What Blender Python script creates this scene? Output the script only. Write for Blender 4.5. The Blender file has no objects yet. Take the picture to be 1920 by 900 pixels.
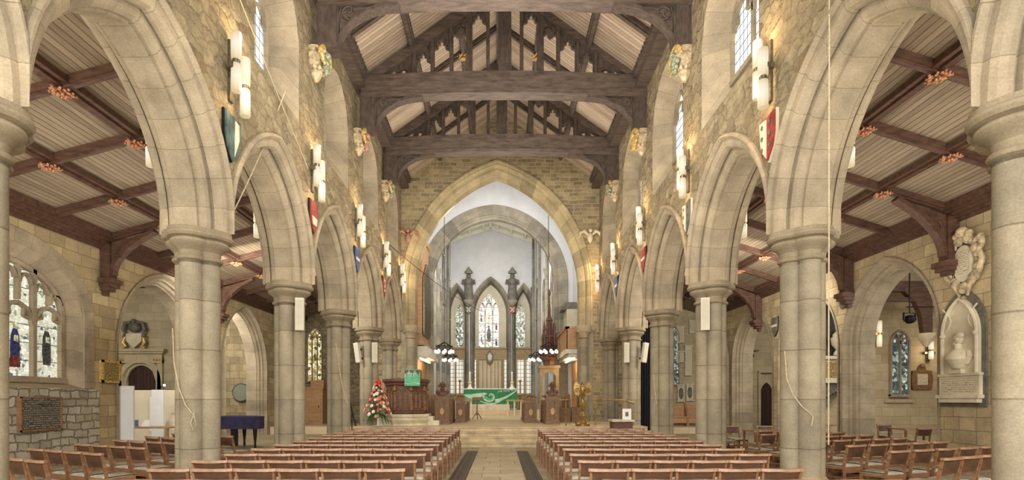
import bpy, math, random
from mathutils import Vector, Matrix
random.seed(11)
PI = math.pi
COL = bpy.context.scene.collection

# ------------------------------------------------------------ helpers
def lin(c):
    return tuple((v/12.92 if v <= .04045 else ((v+.055)/1.055)**2.4) for v in [x/255 for x in c])
def C4(c): return (*lin(c), 1)

class MB:
    def __init__(s): s.V=[]; s.F=[]; s.U={}
    def v(s, *c):
        s.V.append(tuple(c)); return len(s.V)-1
    def f(s, idx, uv=None):
        s.F.append(tuple(idx))
        if uv: s.U[len(s.F)-1]=uv
    def quad(s, pts, uv=None):
        s.f([s.v(*p) for p in pts], uv)
    def box(s, x0,x1,y0,y1,z0,z1, M=None):
        P=[(x0,y0,z0),(x1,y0,z0),(x1,y1,z0),(x0,y1,z0),(x0,y0,z1),(x1,y0,z1),(x1,y1,z1),(x0,y1,z1)]
        if M is not None: P=[tuple(M@Vector(p)) for p in P]
        b=len(s.V); s.V+=P
        for q in ((0,3,2,1),(4,5,6,7),(0,1,5,4),(1,2,6,5),(2,3,7,6),(3,0,4,7)):
            pts=[P[i] for i in q]
            # box uv: longest axis -> u
            d=[max(p[k] for p in pts)-min(p[k] for p in pts) for k in range(3)]
            ax=sorted(range(3), key=lambda k:-d[k])[:2]
            ax.sort()
            s.f([b+i for i in q],[(p[ax[0]],p[ax[1]]) for p in pts])
    def bar(s, a, b, w, h=None, up=(0,0,1)):
        """rectangular bar from a to b, w across, h along 'up'"""
        h=w if h is None else h
        a=Vector(a); b=Vector(b); d=b-a; L=d.length
        if L<1e-6: return
        d.normalize(); u=Vector(up)
        if abs(d.dot(u))>.98: u=Vector((1,0,0))
        x=d.cross(u).normalized(); z=x.cross(d)
        M=Matrix((( x.x,d.x,z.x,a.x),(x.y,d.y,z.y,a.y),(x.z,d.z,z.z,a.z),(0,0,0,1)))
        s.box(-w/2,w/2,0,L,-h/2,h/2,M)
    def grid(s, rows, closeu=False, closev=False, uv=None):
        n=len(rows); m=len(rows[0]); b=len(s.V)
        for r in rows: s.V+=[tuple(p) for p in r]
        for i in range(n if closev else n-1):
            for j in range(m if closeu else m-1):
                i2=(i+1)%n; j2=(j+1)%m
                idx=[b+i*m+j,b+i*m+j2,b+i2*m+j2,b+i2*m+j]
                s.f(idx, [uv(i,j),uv(i,j+1),uv(i+1,j+1),uv(i+1,j)] if uv else None)
        return b
    def tube(s, pts, r, n=8, cap=True):
        pts=[Vector(p) for p in pts]; rows=[]
        prev=None
        for i,p in enumerate(pts):
            a=pts[max(0,i-1)]; c=pts[min(len(pts)-1,i+1)]
            d=(c-a).normalized()
            if prev is None:
                u=Vector((0,0,1)) if abs(d.z)<.9 else Vector((1,0,0))
                x=d.cross(u).normalized()
            else:
                x=(prev-d*prev.dot(d))
                x=x.normalized() if x.length>1e-6 else d.cross(Vector((0,0,1))).normalized()
            prev=x; y=d.cross(x)
            rr=r[i] if isinstance(r,(list,tuple)) else r
            rows.append([p+(x*math.cos(2*PI*k/n)+y*math.sin(2*PI*k/n))*rr for k in range(n)])
        b=s.grid(rows, closeu=True)
        if cap:
            s.f([b+k for k in range(n)][::-1]); s.f([b+(len(rows)-1)*n+k for k in range(n)])
    def lathe(s, prof, n=24, c=(0,0,0), rf=None, cap=True, ph=0, sx=1, sy=1):
        rows=[]; ul=0; us=[]
        for i,(r,z) in enumerate(prof):
            if i: ul+=math.hypot(r-prof[i-1][0], z-prof[i-1][1])
            us.append(z if rf else ul)
            row=[]
            for k in range(n):
                t=2*PI*k/n+ph
                R=rf(t,r) if rf else r
                row.append((c[0]+R*math.cos(t)*sx,c[1]+R*math.sin(t)*sy,c[2]+z))
            rows.append(row)
        b=s.grid(rows, closeu=True, uv=lambda i,j:(us[i], j*.11))
        if cap:
            if prof[0][0]>1e-4 or rf: s.f([b+k for k in range(n)][::-1])
            if prof[-1][0]>1e-4 or rf: s.f([b+(len(rows)-1)*n+k for k in range(n)])
    def prism(s, poly, t0, t1, M):
        """poly [(a,b)] extruded from t0 to t1; M(a,b,t)->xyz"""
        n=len(poly); b=len(s.V)
        s.V+=[tuple(M(a,c,t0)) for a,c in poly]; s.V+=[tuple(M(a,c,t1)) for a,c in poly]
        s.f([b+i for i in range(n)],[p for p in poly]); s.f([b+n+i for i in range(n)][::-1],[p for p in poly][::-1])
        for i in range(n):
            j=(i+1)%n; s.f([b+i,b+j,b+n+j,b+n+i],[poly[i],poly[j],poly[j],poly[i]])
    def ball(s, c, r, n=10, sc=(1,1,1), M=None):
        rows=[]
        m=max(4,n//2+1)
        for i in range(m+1):
            t=-PI/2+PI*i/m
            row=[]
            for k in range(n):
                a=2*PI*k/n
                p=Vector((r*sc[0]*math.cos(t)*math.cos(a), r*sc[1]*math.cos(t)*math.sin(a), r*sc[2]*math.sin(t)))
                if M is not None: p=M@p
                row.append(p+Vector(c))
            rows.append(row)
        s.grid(rows, closeu=True)
    def build(s, name, mat, parent=None, world=True, smooth=False, ang=38):
        off=Vector((0,0,0))
        if parent is not None and world:
            p=parent
            while p is not None: off+=p.location; p=p.parent
        me=bpy.data.meshes.new(name)
        me.from_pydata([(x-off.x,y-off.y,z-off.z) for x,y,z in s.V],[],s.F)
        uv=me.uv_layers.new(name='UVMap')
        for fi,us in s.U.items():
            p=me.polygons[fi]
            for k,li in enumerate(p.loop_indices): uv.data[li].uv=us[k]
        if mat: me.materials.append(mat)
        if smooth:
            me.shade_smooth(); me.set_sharp_from_angle(angle=math.radians(ang))
        me.validate(); me.update()
        o=bpy.data.objects.new(name,me); COL.objects.link(o)
        if parent: o.parent=parent
        return o

def tag(o,label=None,cat=None,group=None,kind=None):
    if label: o['label']=label
    if cat: o['category']=cat
    if group: o['group']=group
    if kind: o['kind']=kind
    return o
def thing(name,label,cat,loc=(0,0,0),rz=0,group=None):
    o=bpy.data.objects.new(name,None); COL.objects.link(o); o.empty_display_size=.1
    o.location=loc; o.rotation_euler=(0,0,rz)
    return tag(o,label,cat,group)
def struct(o,label=None,cat='structure'):
    o['kind']='structure'
    if label: o['label']=label
    o['category']=cat
    return o
def dup(root,loc=None,rz=None,label=None,group=None,scale=None):
    r=root.copy(); COL.objects.link(r)
    if loc is not None: r.location=loc
    if rz is not None: r.rotation_euler=(0,0,rz)
    if scale is not None: r.scale=scale
    if label: r['label']=label
    if group: r['group']=group
    for ch in list(root.children):
        c=ch.copy(); COL.objects.link(c); c.parent=r
        for g in list(ch.children):
            d=g.copy(); COL.objects.link(d); d.parent=c
    return r
ORD=['first','second','third','fourth','fifth','sixth','seventh','eighth','ninth','tenth','eleventh','twelfth','thirteenth','fourteenth']

# ------------------------------------------------------------ arch maths
def arch_par(half,rise):
    a=(rise*rise-half*half)/(2*half); return a,half+a
def zarch(u,half,rise,r=0):
    u=abs(u)
    if rise<half:
        h=half+r
        return (rise+r)*math.sqrt(max(0,1-(u/h)**2))
    a,R=arch_par(half,rise)
    return math.sqrt(max(0,(R+r)**2-(u+a)**2))
def arc_pts(half,rise,r=0,n=14):
    """pointed arch polyline left spring -> right spring, offset r outward"""
    if rise<half:
        return [(-(half+r)*math.cos(PI*k/(2*n)),(rise+r)*math.sin(PI*k/(2*n))) for k in range(2*n+1)]
    a,R=arch_par(half,rise); R2=R+r
    tm=math.acos(max(-1,min(1,a/R2)))
    L=[(a-R2*math.cos(tm*k/n),R2*math.sin(tm*k/n)) for k in range(n+1)]
    return L+[(-x,z) for x,z in L[-2::-1]]
def arch_sweep(mb,P,half,rise,zs,prof,n=14,clamp=None,z0=None):
    """P(u,t,z)->xyz ; prof list of (t,r)"""
    rows=[]; lens=None
    base=arc_pts(half,rise,.2,n)
    lens=[0]
    for i in range(1,len(base)): lens.append(lens[-1]+math.dist(base[i],base[i-1]))
    extra=0
    if z0 is not None: extra=zs-z0
    U=[-extra]*(1 if z0 is not None else 0)+lens+([lens[-1]+extra] if z0 is not None else [])
    for t,r in prof:
        pl=[(x,z+zs) for x,z in arc_pts(half,rise,r,n)]
        if z0 is not None:
            pl=[(pl[0][0],z0)]+pl+[(pl[-1][0],z0)]
        if clamp: pl=[(max(-clamp,min(clamp,x)),z) for x,z in pl]
        rows.append([P(x,t,z) for x,z in pl])
    vs=[0]
    for i in range(1,len(prof)): vs.append(vs[-1]+math.dist(prof[i],prof[i-1]))
    k0=len(mb.F)
    mb.grid(rows,uv=lambda i,j:(U[j],vs[i]*.5))
    if clamp:      # drop the faces that lie wholly on the mitre plane between two bays
        n_=len(rows[0]); pl=[[abs(x)>=clamp-1e-6 for x,_ in ([(q,0) for q,_z in arc_pts(half,rise,r,n)])] for t,r in prof]
        keep=[]; ku={}
        for i in range(len(rows)-1):
            for j in range(n_-1):
                f=k0+i*(n_-1)+j
                if not (pl[i][j] and pl[i][j+1] and pl[i+1][j] and pl[i+1][j+1]):
                    keep.append(mb.F[f]); ku[k0+len(keep)-1]=mb.U[f]
        for f in range(k0,len(mb.F)): mb.U.pop(f,None)
        mb.F=mb.F[:k0]+keep; mb.U.update(ku)

def wall_face(mb,P,u0,u1,low,top,holes,n=1,step=.25):
    """P(u,z)->xyz. holes: (ua,ub,bot,topfn); bot/top numbers or callables of u"""
    F=lambda q,u:(q(u) if callable(q) else q)
    bp={u0,u1}
    for a,b,_,_ in holes:
        a=max(a,u0); b=min(b,u1)
        k=max(2,int((b-a)/.12)); bp|={a+(b-a)*i/k for i in range(k+1)}
    if callable(low) or callable(top):
        k=int((u1-u0)/.12); bp|={u0+(u1-u0)*i/k for i in range(k+1)}
    bp=sorted(bp)
    bp=[b for i,b in enumerate(bp) if i==0 or b-bp[i-1]>1e-5]
    for ua,ub in zip(bp,bp[1:]):
        m=(ua+ub)/2
        act=sorted([h for h in holes if h[0]<m<h[1]],key=lambda h:F(h[2],m))
        cur=low
        for h in act+[None]:
            nt=top if h is None else h[2]
            za,zb,ya,yb=F(cur,ua),F(cur,ub),F(nt,ua),F(nt,ub)
            if ya-za>1e-4 or yb-zb>1e-4:
                mb.quad([P(ua,za),P(ub,zb),P(ub,max(yb,zb)),P(ua,max(ya,za))],[(ua,za),(ub,zb),(ub,yb),(ua,ya)])
            if h is not None: cur=h[3]
def archhole(c,half,rise,zs,bot,r=0):
    return (c-half-r,c+half+r,bot,lambda u:zs+zarch(u-c,half,rise,r))

# ------------------------------------------------------------ materials
class NT:
    def __init__(s,name):
        s.m=bpy.data.materials.new(name); s.m.use_nodes=True; s.t=s.m.node_tree; s.N=s.t.nodes; s.L=s.t.links
        s.b=s.N['Principled BSDF']; s.out=s.N['Material Output']
    def n(s,typ,**k):
        x=s.N.new(typ)
        for a,v in k.items():
            if a.startswith('i_'):
                key=a[2:]; key=int(key) if key.isdigit() else key.replace('_',' ')
                x.inputs[key].default_value=v
            else: setattr(x,a,v)
        return x
    def l(s,a,b): s.L.new(a,b)
    def math(s,op,a,b=None):
        x=s.n('ShaderNodeMath',operation=op)
        for i,q in enumerate((a,b)):
            if q is None: continue
            if isinstance(q,(int,float)): x.inputs[i].default_value=q
            else: s.l(q,x.inputs[i])
        return x.outputs[0]
    def mix(s,f,a,b,mode='MIX'):
        x=s.n('ShaderNodeMix',data_type='RGBA',blend_type=mode)
        for i,q in ((0,f),(6,a),(7,b)):
            if isinstance(q,(int,float)): x.inputs[i].default_value=q
            elif isinstance(q,tuple): x.inputs[i].default_value=q
            else: s.l(q,x.inputs[i])
        return x.outputs[2]
    def ramp(s,f,stops,const=False):
        x=s.n('ShaderNodeValToRGB'); e=x.color_ramp.elements
        if const: x.color_ramp.interpolation='CONSTANT'
        while len(e)<len(stops): e.new(.5)
        for k,(p,c) in enumerate(stops): e[k].position=p; e[k].color=c
        s.l(f,x.inputs[0]); return x.outputs[0]
    def noise(s,vec,scale,detail=4,rough=.6):
        x=s.n('ShaderNodeTexNoise',i_Scale=scale,i_Detail=detail,i_Roughness=rough)
        if vec is not None: s.l(vec,x.inputs['Vector'])
        return x
    def bump(s,h,st=.5,d=.02):
        x=s.n('ShaderNodeBump',i_Strength=st,i_Distance=d); s.l(h,x.inputs['Height']); s.l(x.outputs[0],s.b.inputs['Normal'])
    def col(s,c): s.l(c,s.b.inputs['Base Color'])

def plain(name,c,rough=.6,metal=0,var=.12,scale=6,emit=0,spec=.3):
    q=NT(name); g=q.n('ShaderNodeTexCoord')
    nz=q.noise(g.outputs['Object'],scale,5)
    lo=tuple(max(0,x*(1-var*1.6)) for x in c); hi=tuple(min(255,x*(1+var)) for x in c)
    cc=q.ramp(nz.outputs['Fac'],[(.3,C4(lo)),(.7,C4(hi))]); q.col(cc)
    q.b.inputs['Roughness'].default_value=rough; q.b.inputs['Metallic'].default_value=metal
    q.b.inputs['Specular IOR Level'].default_value=spec
    if emit:
        q.l(cc,q.b.inputs['Emission Color']); q.b.inputs['Emission Strength'].default_value=emit
    return q.m

def ashlar(name,c1,c2,cm,bw=.62,rh=.3,rough=.9,warp=.02,msize=.012,blot=.35,bst=.5,rough_warp=0):
    """coursed stone from the wall UVs (metres)"""
    q=NT(name); g=q.n('ShaderNodeTexCoord'); uv=g.outputs['UV']; ob=g.outputs['Object']
    nz=q.noise(ob,1.3,2); add=q.n('ShaderNodeVectorMath',operation='MULTIPLY_ADD')
    q.l(nz.outputs['Color'],add.inputs[0]); add.inputs[1].default_value=(warp*4,warp*4,0); q.l(uv,add.inputs[2])
    if rough_warp:
        nz2=q.noise(ob,7,3); ad2=q.n('ShaderNodeVectorMath',operation='MULTIPLY_ADD'); q.l(nz2.outputs['Color'],ad2.inputs[0]); ad2.inputs[1].default_value=(rough_warp*3,rough_warp*3,0); q.l(add.outputs[0],ad2.inputs[2]); add=ad2
    br=q.n('ShaderNodeTexBrick',offset=.43,squash=.7,squash_frequency=3)
    br.inputs['Scale'].default_value=1; br.inputs['Brick Width'].default_value=bw; br.inputs['Row Height'].default_value=rh
    br.inputs['Mortar Size'].default_value=msize; br.inputs['Mortar Smooth'].default_value=.4
    br.inputs['Color1'].default_value=C4(c1); br.inputs['Color2'].default_value=C4(c2); br.inputs['Mortar'].default_value=C4(cm)
    q.l(add.outputs[0],br.inputs['Vector'])
    n2=q.noise(ob,2.2,6,.65); n3=q.noise(ob,38,4,.7)
    k=q.ramp(n2.outputs['Fac'],[(.25,(1-blot,1-blot*.95,1-blot*.85,1)),(.75,(1+blot*.35,1+blot*.33,1+blot*.25,1))])
    c=q.mix(1.0,br.outputs['Color'],k,'MULTIPLY')
    k3=q.ramp(n3.outputs['Fac'],[(.3,(.78,.78,.78,1)),(.7,(1.1,1.1,1.1,1))])
    c=q.mix(1.0,c,k3,'MULTIPLY'); q.col(c)
    h=q.math('ADD',q.math('MULTIPLY',br.outputs['Fac'],-.8),q.math('MULTIPLY',n3.outputs['Fac'],.5))
    h=q.math('ADD',h,q.math('MULTIPLY',n2.outputs['Fac'],.6))
    q.bump(h,bst,.03); q.b.inputs['Roughness'].default_value=rough; q.b.inputs['Specular IOR Level'].default_value=.15
    return q.m

def rubble(name,stops,cm,scale=3.0,ax=(1,1.9),bst=.9,rand=.85,jm=1.0):
    q=NT(name); g=q.n('ShaderNodeTexCoord'); uv=g.outputs['UV']; ob=g.outputs['Object']
    nz=q.noise(ob,4.5,5,.7); add=q.n('ShaderNodeVectorMath',operation='MULTIPLY_ADD')
    q.l(nz.outputs['Color'],add.inputs[0]); add.inputs[1].default_value=(.32,.22,0); q.l(uv,add.inputs[2])
    mp=q.n('ShaderNodeMapping'); mp.inputs['Scale'].default_value=(ax[0],ax[1],1); q.l(add.outputs[0],mp.inputs[0])
    ve=q.n('ShaderNodeTexVoronoi',feature='DISTANCE_TO_EDGE',i_Scale=scale,i_Randomness=rand,voronoi_dimensions='2D'); q.l(mp.outputs[0],ve.inputs['Vector'])
    vc=q.n('ShaderNodeTexVoronoi',feature='F1',i_Scale=scale,i_Randomness=rand,voronoi_dimensions='2D'); q.l(mp.outputs[0],vc.inputs['Vector'])
    sp=q.n('ShaderNodeSeparateColor'); q.l(vc.outputs['Color'],sp.inputs[0])
    base=q.ramp(sp.outputs[0],[(i/(len(stops)-1),C4(c)) for i,c in enumerate(stops)])
    m=q.ramp(ve.outputs['Distance'],[(.0,(.8,.8,.8,1)),(.05,(0,0,0,1))])
    c=q.mix(q.math('MULTIPLY',m,jm),base,C4(cm))
    n2=q.noise(ob,4.5,8,.75); n3=q.noise(ob,22,5,.75)
    k=q.ramp(n2.outputs['Fac'],[(.25,(.62,.62,.64,1)),(.75,(1.2,1.18,1.12,1))]); c=q.mix(1.0,c,k,'MULTIPLY')
    k3=q.ramp(n3.outputs['Fac'],[(.3,(.74,.74,.74,1)),(.7,(1.14,1.14,1.14,1))]); c=q.mix(1.0,c,k3,'MULTIPLY'); q.col(c)
    e=q.ramp(ve.outputs['Distance'],[(0,(0,0,0,1)),(.16,(1,1,1,1))])
    h=q.math('ADD',q.math('MULTIPLY',e,.8),q.math('MULTIPLY',n2.outputs['Fac'],2.2)); h=q.math('ADD',h,q.math('MULTIPLY',n3.outputs['Fac'],.9))
    q.bump(h,bst,.075); q.b.inputs['Roughness'].default_value=.95; q.b.inputs['Specular IOR Level'].default_value=.1
    return q.m

def dressed(name,c,jl=.46,var=.14,joint=.55):
    """dressed stone: joints across UV.x every jl metres, per block tone"""
    q=NT(name); g=q.n('ShaderNodeTexCoord'); ob=g.outputs['Object']
    sx=q.n('ShaderNodeSeparateXYZ'); q.l(g.outputs['UV'],sx.inputs[0])
    t=q.math('DIVIDE',sx.outputs[0],jl); fr=q.math('FRACT',t); fl=q.math('FLOOR',t)
    j=q.math('LESS_THAN',fr,.022)
    wn=q.n('ShaderNodeTexWhiteNoise',noise_dimensions='1D'); q.l(fl,wn.inputs['W'])
    base=q.ramp(wn.outputs[0],[(0,C4(tuple(x*(1-var) for x in c))),(.5,C4(c)),(1,C4((min(255,c[0]*(1+var*.5)),min(255,c[1]*(1+var*.45)),min(255,c[2]*(1+var*.3)))))])
    base=q.mix(q.math('MULTIPLY',j,joint),base,C4((100,86,66)))
    n2=q.noise(ob,1.7,6,.65); n3=q.noise(ob,45,4,.7)
    k=q.ramp(n2.outputs['Fac'],[(.3,(.66,.65,.63,1)),(.7,(1.16,1.15,1.12,1))]); c_=q.mix(1.0,base,k,'MULTIPLY')
    k3=q.ramp(n3.outputs['Fac'],[(.3,(.78,.78,.78,1)),(.7,(1.1,1.1,1.1,1))]); c_=q.mix(1.0,c_,k3,'MULTIPLY'); q.col(c_)
    h=q.math('ADD',q.math('MULTIPLY',j,-.7),q.math('MULTIPLY',n3.outputs['Fac'],.4)); q.bump(h,.35,.015)
    q.b.inputs['Roughness'].default_value=.85; q.b.inputs['Specular IOR Level'].default_value=.2
    return q.m

def planks(name,c1,c2,dark,w=.14,axis=0,rough=.75,grain=(1.2,22)):
    """boards: joints across UV axis; grain along the other"""
    q=NT(name); g=q.n('ShaderNodeTexCoord'); sx=q.n('ShaderNodeSeparateXYZ'); q.l(g.outputs['UV'],sx.inputs[0])
    t=q.math('DIVIDE',sx.outputs[axis],w); fr=q.math('FRACT',t); fl=q.math('FLOOR',t)
    j=q.math('LESS_THAN',fr,.14)
    wn=q.n('ShaderNodeTexWhiteNoise',noise_dimensions='1D'); q.l(fl,wn.inputs['W'])
    mp=q.n('ShaderNodeMapping'); s=[grain[0],grain[0],1]; s[axis]=grain[1]; mp.inputs['Scale'].default_value=s; q.l(g.outputs['UV'],mp.inputs[0])
    n=q.noise(mp.outputs[0],1.5,6,.7)
    f=q.math('ADD',q.math('MULTIPLY',wn.outputs[0],.24),q.math('MULTIPLY',n.outputs['Fac'],.9))
    c=q.ramp(f,[(.3,C4(c1)),(.85,C4(c2))]); c=q.mix(q.math('MULTIPLY',j,.75),c,C4(dark)); q.col(c)
    q.bump(q.math('ADD',q.math('MULTIPLY',j,-1),q.math('MULTIPLY',n.outputs['Fac'],.3)),.4,.02)
    q.b.inputs['Roughness'].default_value=rough; q.b.inputs['Specular IOR Level'].default_value=.25
    return q.m

def wood(name,c1,c2,rough=.5,scale=(3,3,30),spec=.35):
    q=NT(name); g=q.n('ShaderNodeTexCoord'); mp=q.n('ShaderNodeMapping'); mp.inputs['Scale'].default_value=scale; q.l(g.outputs['Object'],mp.inputs[0])
    n=q.noise(mp.outputs[0],1.2,6,.65)
    q.col(q.ramp(n.outputs['Fac'],[(.3,C4(c1)),(.72,C4(c2))])); q.b.inputs['Roughness'].default_value=rough
    q.b.inputs['Specular IOR Level'].default_value=spec
    q.bump(n.outputs['Fac'],.15,.01)
    return q.m

def glassmat(name,stops,scale,lead=(40,42,44),em=1.0,rect=None,leadw=.05,lmix=.92):
    q=NT(name); g=q.n('ShaderNodeTexCoord'); uv=g.outputs['UV']
    if rect:
        br=q.n('ShaderNodeTexBrick',offset=0 if len(rect)<3 else rect[2]); br.inputs['Scale'].default_value=1
        br.inputs['Brick Width'].default_value=rect[0]; br.inputs['Row Height'].default_value=rect[1]; br.inputs['Mortar Size'].default_value=leadw*.25
        q.l(uv,br.inputs['Vector']); m=br.outputs['Fac']
        n=q.noise(uv,1.3,3); f=n.outputs['Fac']
    else:
        ve=q.n('ShaderNodeTexVoronoi',feature='DISTANCE_TO_EDGE',i_Scale=scale,voronoi_dimensions='2D'); q.l(uv,ve.inputs['Vector'])
        vc=q.n('ShaderNodeTexVoronoi',feature='F1',i_Scale=scale,voronoi_dimensions='2D'); q.l(uv,vc.inputs['Vector'])
        sp=q.n('ShaderNodeSeparateColor'); q.l(vc.outputs['Color'],sp.inputs[0]); f=sp.outputs[1]
        br=q.n('ShaderNodeTexBrick',offset=0); br.inputs['Scale'].default_value=1; br.inputs['Brick Width'].default_value=50; br.inputs['Row Height'].default_value=.42; br.inputs['Mortar Size'].default_value=.012
        q.l(uv,br.inputs['Vector'])
        m=q.math('MAXIMUM',q.math('LESS_THAN',ve.outputs['Distance'],leadw),br.outputs['Fac'])
    c=q.ramp(f,[(p,C4(x)) for p,x in stops],const=not rect)
    c=q.mix(q.math('MULTIPLY',m,lmix),c,C4(lead))
    q.col(c); q.l(c,q.b.inputs['Emission Color']); q.b.inputs['Emission Strength'].default_value=em; q.b.inputs['Roughness'].default_value=.25  # panes emit, standing in for light coming through them
    return q.m

M={}
M['nave_wall']=rubble('nave_rubble_stone',[(170,150,118),(200,182,146),(182,164,132),(212,194,156),(176,160,130)],(126,108,84),3.1,(1,1.7),1.0,1.0,.55)
M['arch']=dressed('arch_stone',(164,150,126),var=.08)
M['arch_gold']=dressed('chancel_arch_stone',(176,161,126),jl=.7)
M['column']=dressed('column_stone',(162,151,128),jl=.8,var=.05)
M['capital']=dressed('capital_stone',(168,153,126),jl=3)
M['gable']=ashlar('gable_stone',(180,162,122),(136,120,92),(184,170,138),.42,.17,warp=.035,msize=.018,blot=.4)
M['aisle']=ashlar('aisle_ashlar',(194,174,134),(168,149,114),(148,131,102),.62,.31,blot=.36)
M['aisle_left']=ashlar('aisle_ashlar_left',(196,176,132),(168,148,112),(150,132,98),.6,.3,blot=.28)
M['room']=ashlar('plain_ashlar',(196,180,146),(180,164,130),(166,150,118),.7,.34,blot=.2,msize=.008)
M['white_rubble']=ashlar('pale_rubble',(206,198,178),(166,156,134),(140,128,104),.42,.2,warp=.05,msize=.02,blot=.35,bst=1.0,rough_warp=.035)
M['patch']=ashlar('patched_ashlar',(182,164,126),(150,132,100),(130,114,84),.45,.34,blot=.4)
M['plaster']=plain('white_plaster',(196,196,196),.9,var=.03,scale=1)
M['plaster_cream']=plain('cream_plaster',(196,188,166),.9,var=.05,scale=1)
M['grey_stone']=dressed('grey_pier_stone',(140,134,120),jl=.7)
M['carved']=plain('carved_stone',(178,160,128),.85,var=.22,scale=9)
M['marble']=plain('pale_marble',(206,194,166),.5,var=.07,scale=3)
M['slate']=plain('dark_slate',(104,100,90),.5,var=.15,scale=4)
M['black_marble']=plain('dark_marble',(52,48,44),.35,var=.2,scale=3)
M['beam']=wood('dark_oak_beam',(58,48,41),(104,88,75),.7,(2,9,9))
M['beam_x']=wood('dark_oak_carved',(52,43,36),(92,77,66),.7,(9,9,3))
M['aisle_beam']=wood('brown_aisle_beam',(60,40,30),(104,74,56),.6,(3,9,9))
M['nave_boards']=planks('nave_roof_boards',(124,104,86),(204,184,158),(80,64,50),w=.13,axis=0)
M['aisle_boards']=planks('aisle_roof_boards',(108,92,74),(166,148,122),(66,50,36),w=.11,axis=1)
M['gold']=plain('gold_leaf',(190,160,96),.45,metal=.3,var=.35,scale=30)
M['boss']=plain('copper_gilt_boss',(160,114,84),.45,metal=.2,var=.5,scale=40)
M['chair_wood']=wood('chair_beech',(112,78,54),(160,120,88),.38,(4,4,16))
M['chair_rail']=wood('chair_rail_beech',(124,88,64),(184,146,116),.33,(4,16,4))
M['chair_back']=plain('brown_chair_leather',(92,66,49),.42,var=.14,scale=8,spec=.4)
M['chair_seat']=plain('grey_seat_pad',(176,168,150),.8,var=.1,scale=12)
M['floor']=ashlar('stone_floor',(172,156,124),(150,136,108),(128,114,90),.9,.6,.5,blot=.25,bst=.1,warp=0)
M['runner']=ashlar('aisle_paving',(188,174,144),(172,158,128),(138,124,96),.9,.55,.5,blot=.25,bst=.1,warp=0)
M['platform']=ashlar('platform_stone',(214,194,158),(202,182,146),(186,166,132),1.1,.7,.45,blot=.12,bst=.06,warp=0)
M['step']=plain('step_stone',(188,170,136),.6,var=.1,scale=3)
M['grille']=planks('iron_floor_grille',(58,52,46),(92,82,70),(14,12,10),w=.06,axis=0,rough=.5)
def tube_mat():
    q=NT('lamp_glass'); g=q.n('ShaderNodeTexCoord'); sx=q.n('ShaderNodeSeparateXYZ'); q.l(g.outputs['Generated'],sx.inputs[0])
    c=q.ramp(sx.outputs[2],[(0,C4((226,200,150))),(.25,C4((250,232,190))),(.5,C4((255,250,226))),(.8,C4((248,230,190))),(1,C4((214,192,148)))])
    q.b.inputs['Base Color'].default_value=(.12,.11,.09,1); q.l(c,q.b.inputs['Emission Color']); q.b.inputs['Emission Strength'].default_value=.82; return q.m
M['tube']=tube_mat()
M['tube_hot']=plain('lamp_glass_lit',(255,246,222),.4,var=.01,scale=2,emit=3.2)
M['metal']=plain('brushed_metal',(120,112,96),.35,metal=.8,var=.15,scale=20)
M['iron']=plain('black_iron',(34,32,31),.5,metal=.3,var=.2,scale=12)
M['pew']=wood('carved_pew_oak',(92,66,44),(142,108,74),.5,(6,6,14))
M['pulpit']=wood('pulpit_oak',(74,48,38),(120,84,68),.5,(6,6,14))
M['light_wood']=wood('light_oak',(156,118,80),(194,154,110),.5,(3,3,10))
M['screen_wood']=wood('screen_oak',(132,108,70),(170,146,102),.5,(5,5,6))
M['green']=plain('green_silk',(44,122,72),.5,var=.12,scale=5)
M['pale_green']=plain('pale_green_silk',(176,208,184),.5,var=.08,scale=7)
M['mid_green']=plain('mid_green_silk',(96,168,128),.5,var=.1,scale=7)
M['blue_cloth']=plain('navy_cover',(52,48,78),.8,var=.15,scale=5)
M['white']=plain('white_paint',(226,226,222),.6,var=.02,scale=2)
M['offwhite']=plain('off_white_paint',(206,202,186),.6,var=.03,scale=2)
M['cream_panel']=plain('cream_panel',(216,204,176),.7,var=.03,scale=1)
M['red']=plain('red_paint',(140,62,54),.5,var=.15,scale=10)
M['blue']=plain('blue_paint',(58,76,120),.45,var=.15,scale=8)
M['teal']=plain('teal_paint',(84,100,96),.35,var=.25,scale=4)
M['darkdoor']=planks('dark_plank_door',(44,30,24),(76,54,44),(20,14,12),w=.14,axis=0)
M['curtain']=planks('black_curtain',(22,22,26),(52,50,56),(8,8,10),w=.11,axis=0,rough=.9)
M['brass']=plain('old_brass',(150,122,70),.35,metal=.6,var=.3,scale=20)
M['rope']=plain('pale_rope',(186,170,138),.8,var=.08,scale=20)
M['muted_green']=plain('worn_green_paint',(128,132,108),.5,var=.35,scale=16)
M['muted_red']=plain('worn_red_paint',(156,118,98),.5,var=.35,scale=16)
M['leaf']=plain('dark_leaves',(66,98,52),.7,var=.3,scale=14)
M['cl_glass']=glassmat('clerestory_glass',[(.3,(176,194,206)),(.7,(226,234,238))],1,em=.9,rect=(.17,.22),leadw=.05)
M['stain']=glassmat('pale_stained_glass',[(0,(214,220,204)),(.3,(232,234,224)),(.55,(188,196,178)),(.72,(206,206,180)),(.88,(140,150,134)),(.95,(84,98,116))],15,em=.75,leadw=.03,lead=(70,72,70))
M['east_glass']=glassmat('east_stained_glass',[(0,(212,222,220)),(.35,(234,238,234)),(.55,(176,192,200)),(.68,(214,204,164)),(.78,(110,126,160)),(.85,(160,96,84)),(.91,(120,140,110)),(.95,(54,60,76))],9,em=.85,leadw=.04)
M['side_glass']=glassmat('lancet_glass',[(0,(216,222,210)),(.35,(170,180,160)),(.55,(112,118,100)),(.75,(60,66,62)),(.9,(150,140,100))],8,em=.7,leadw=.06)
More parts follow.
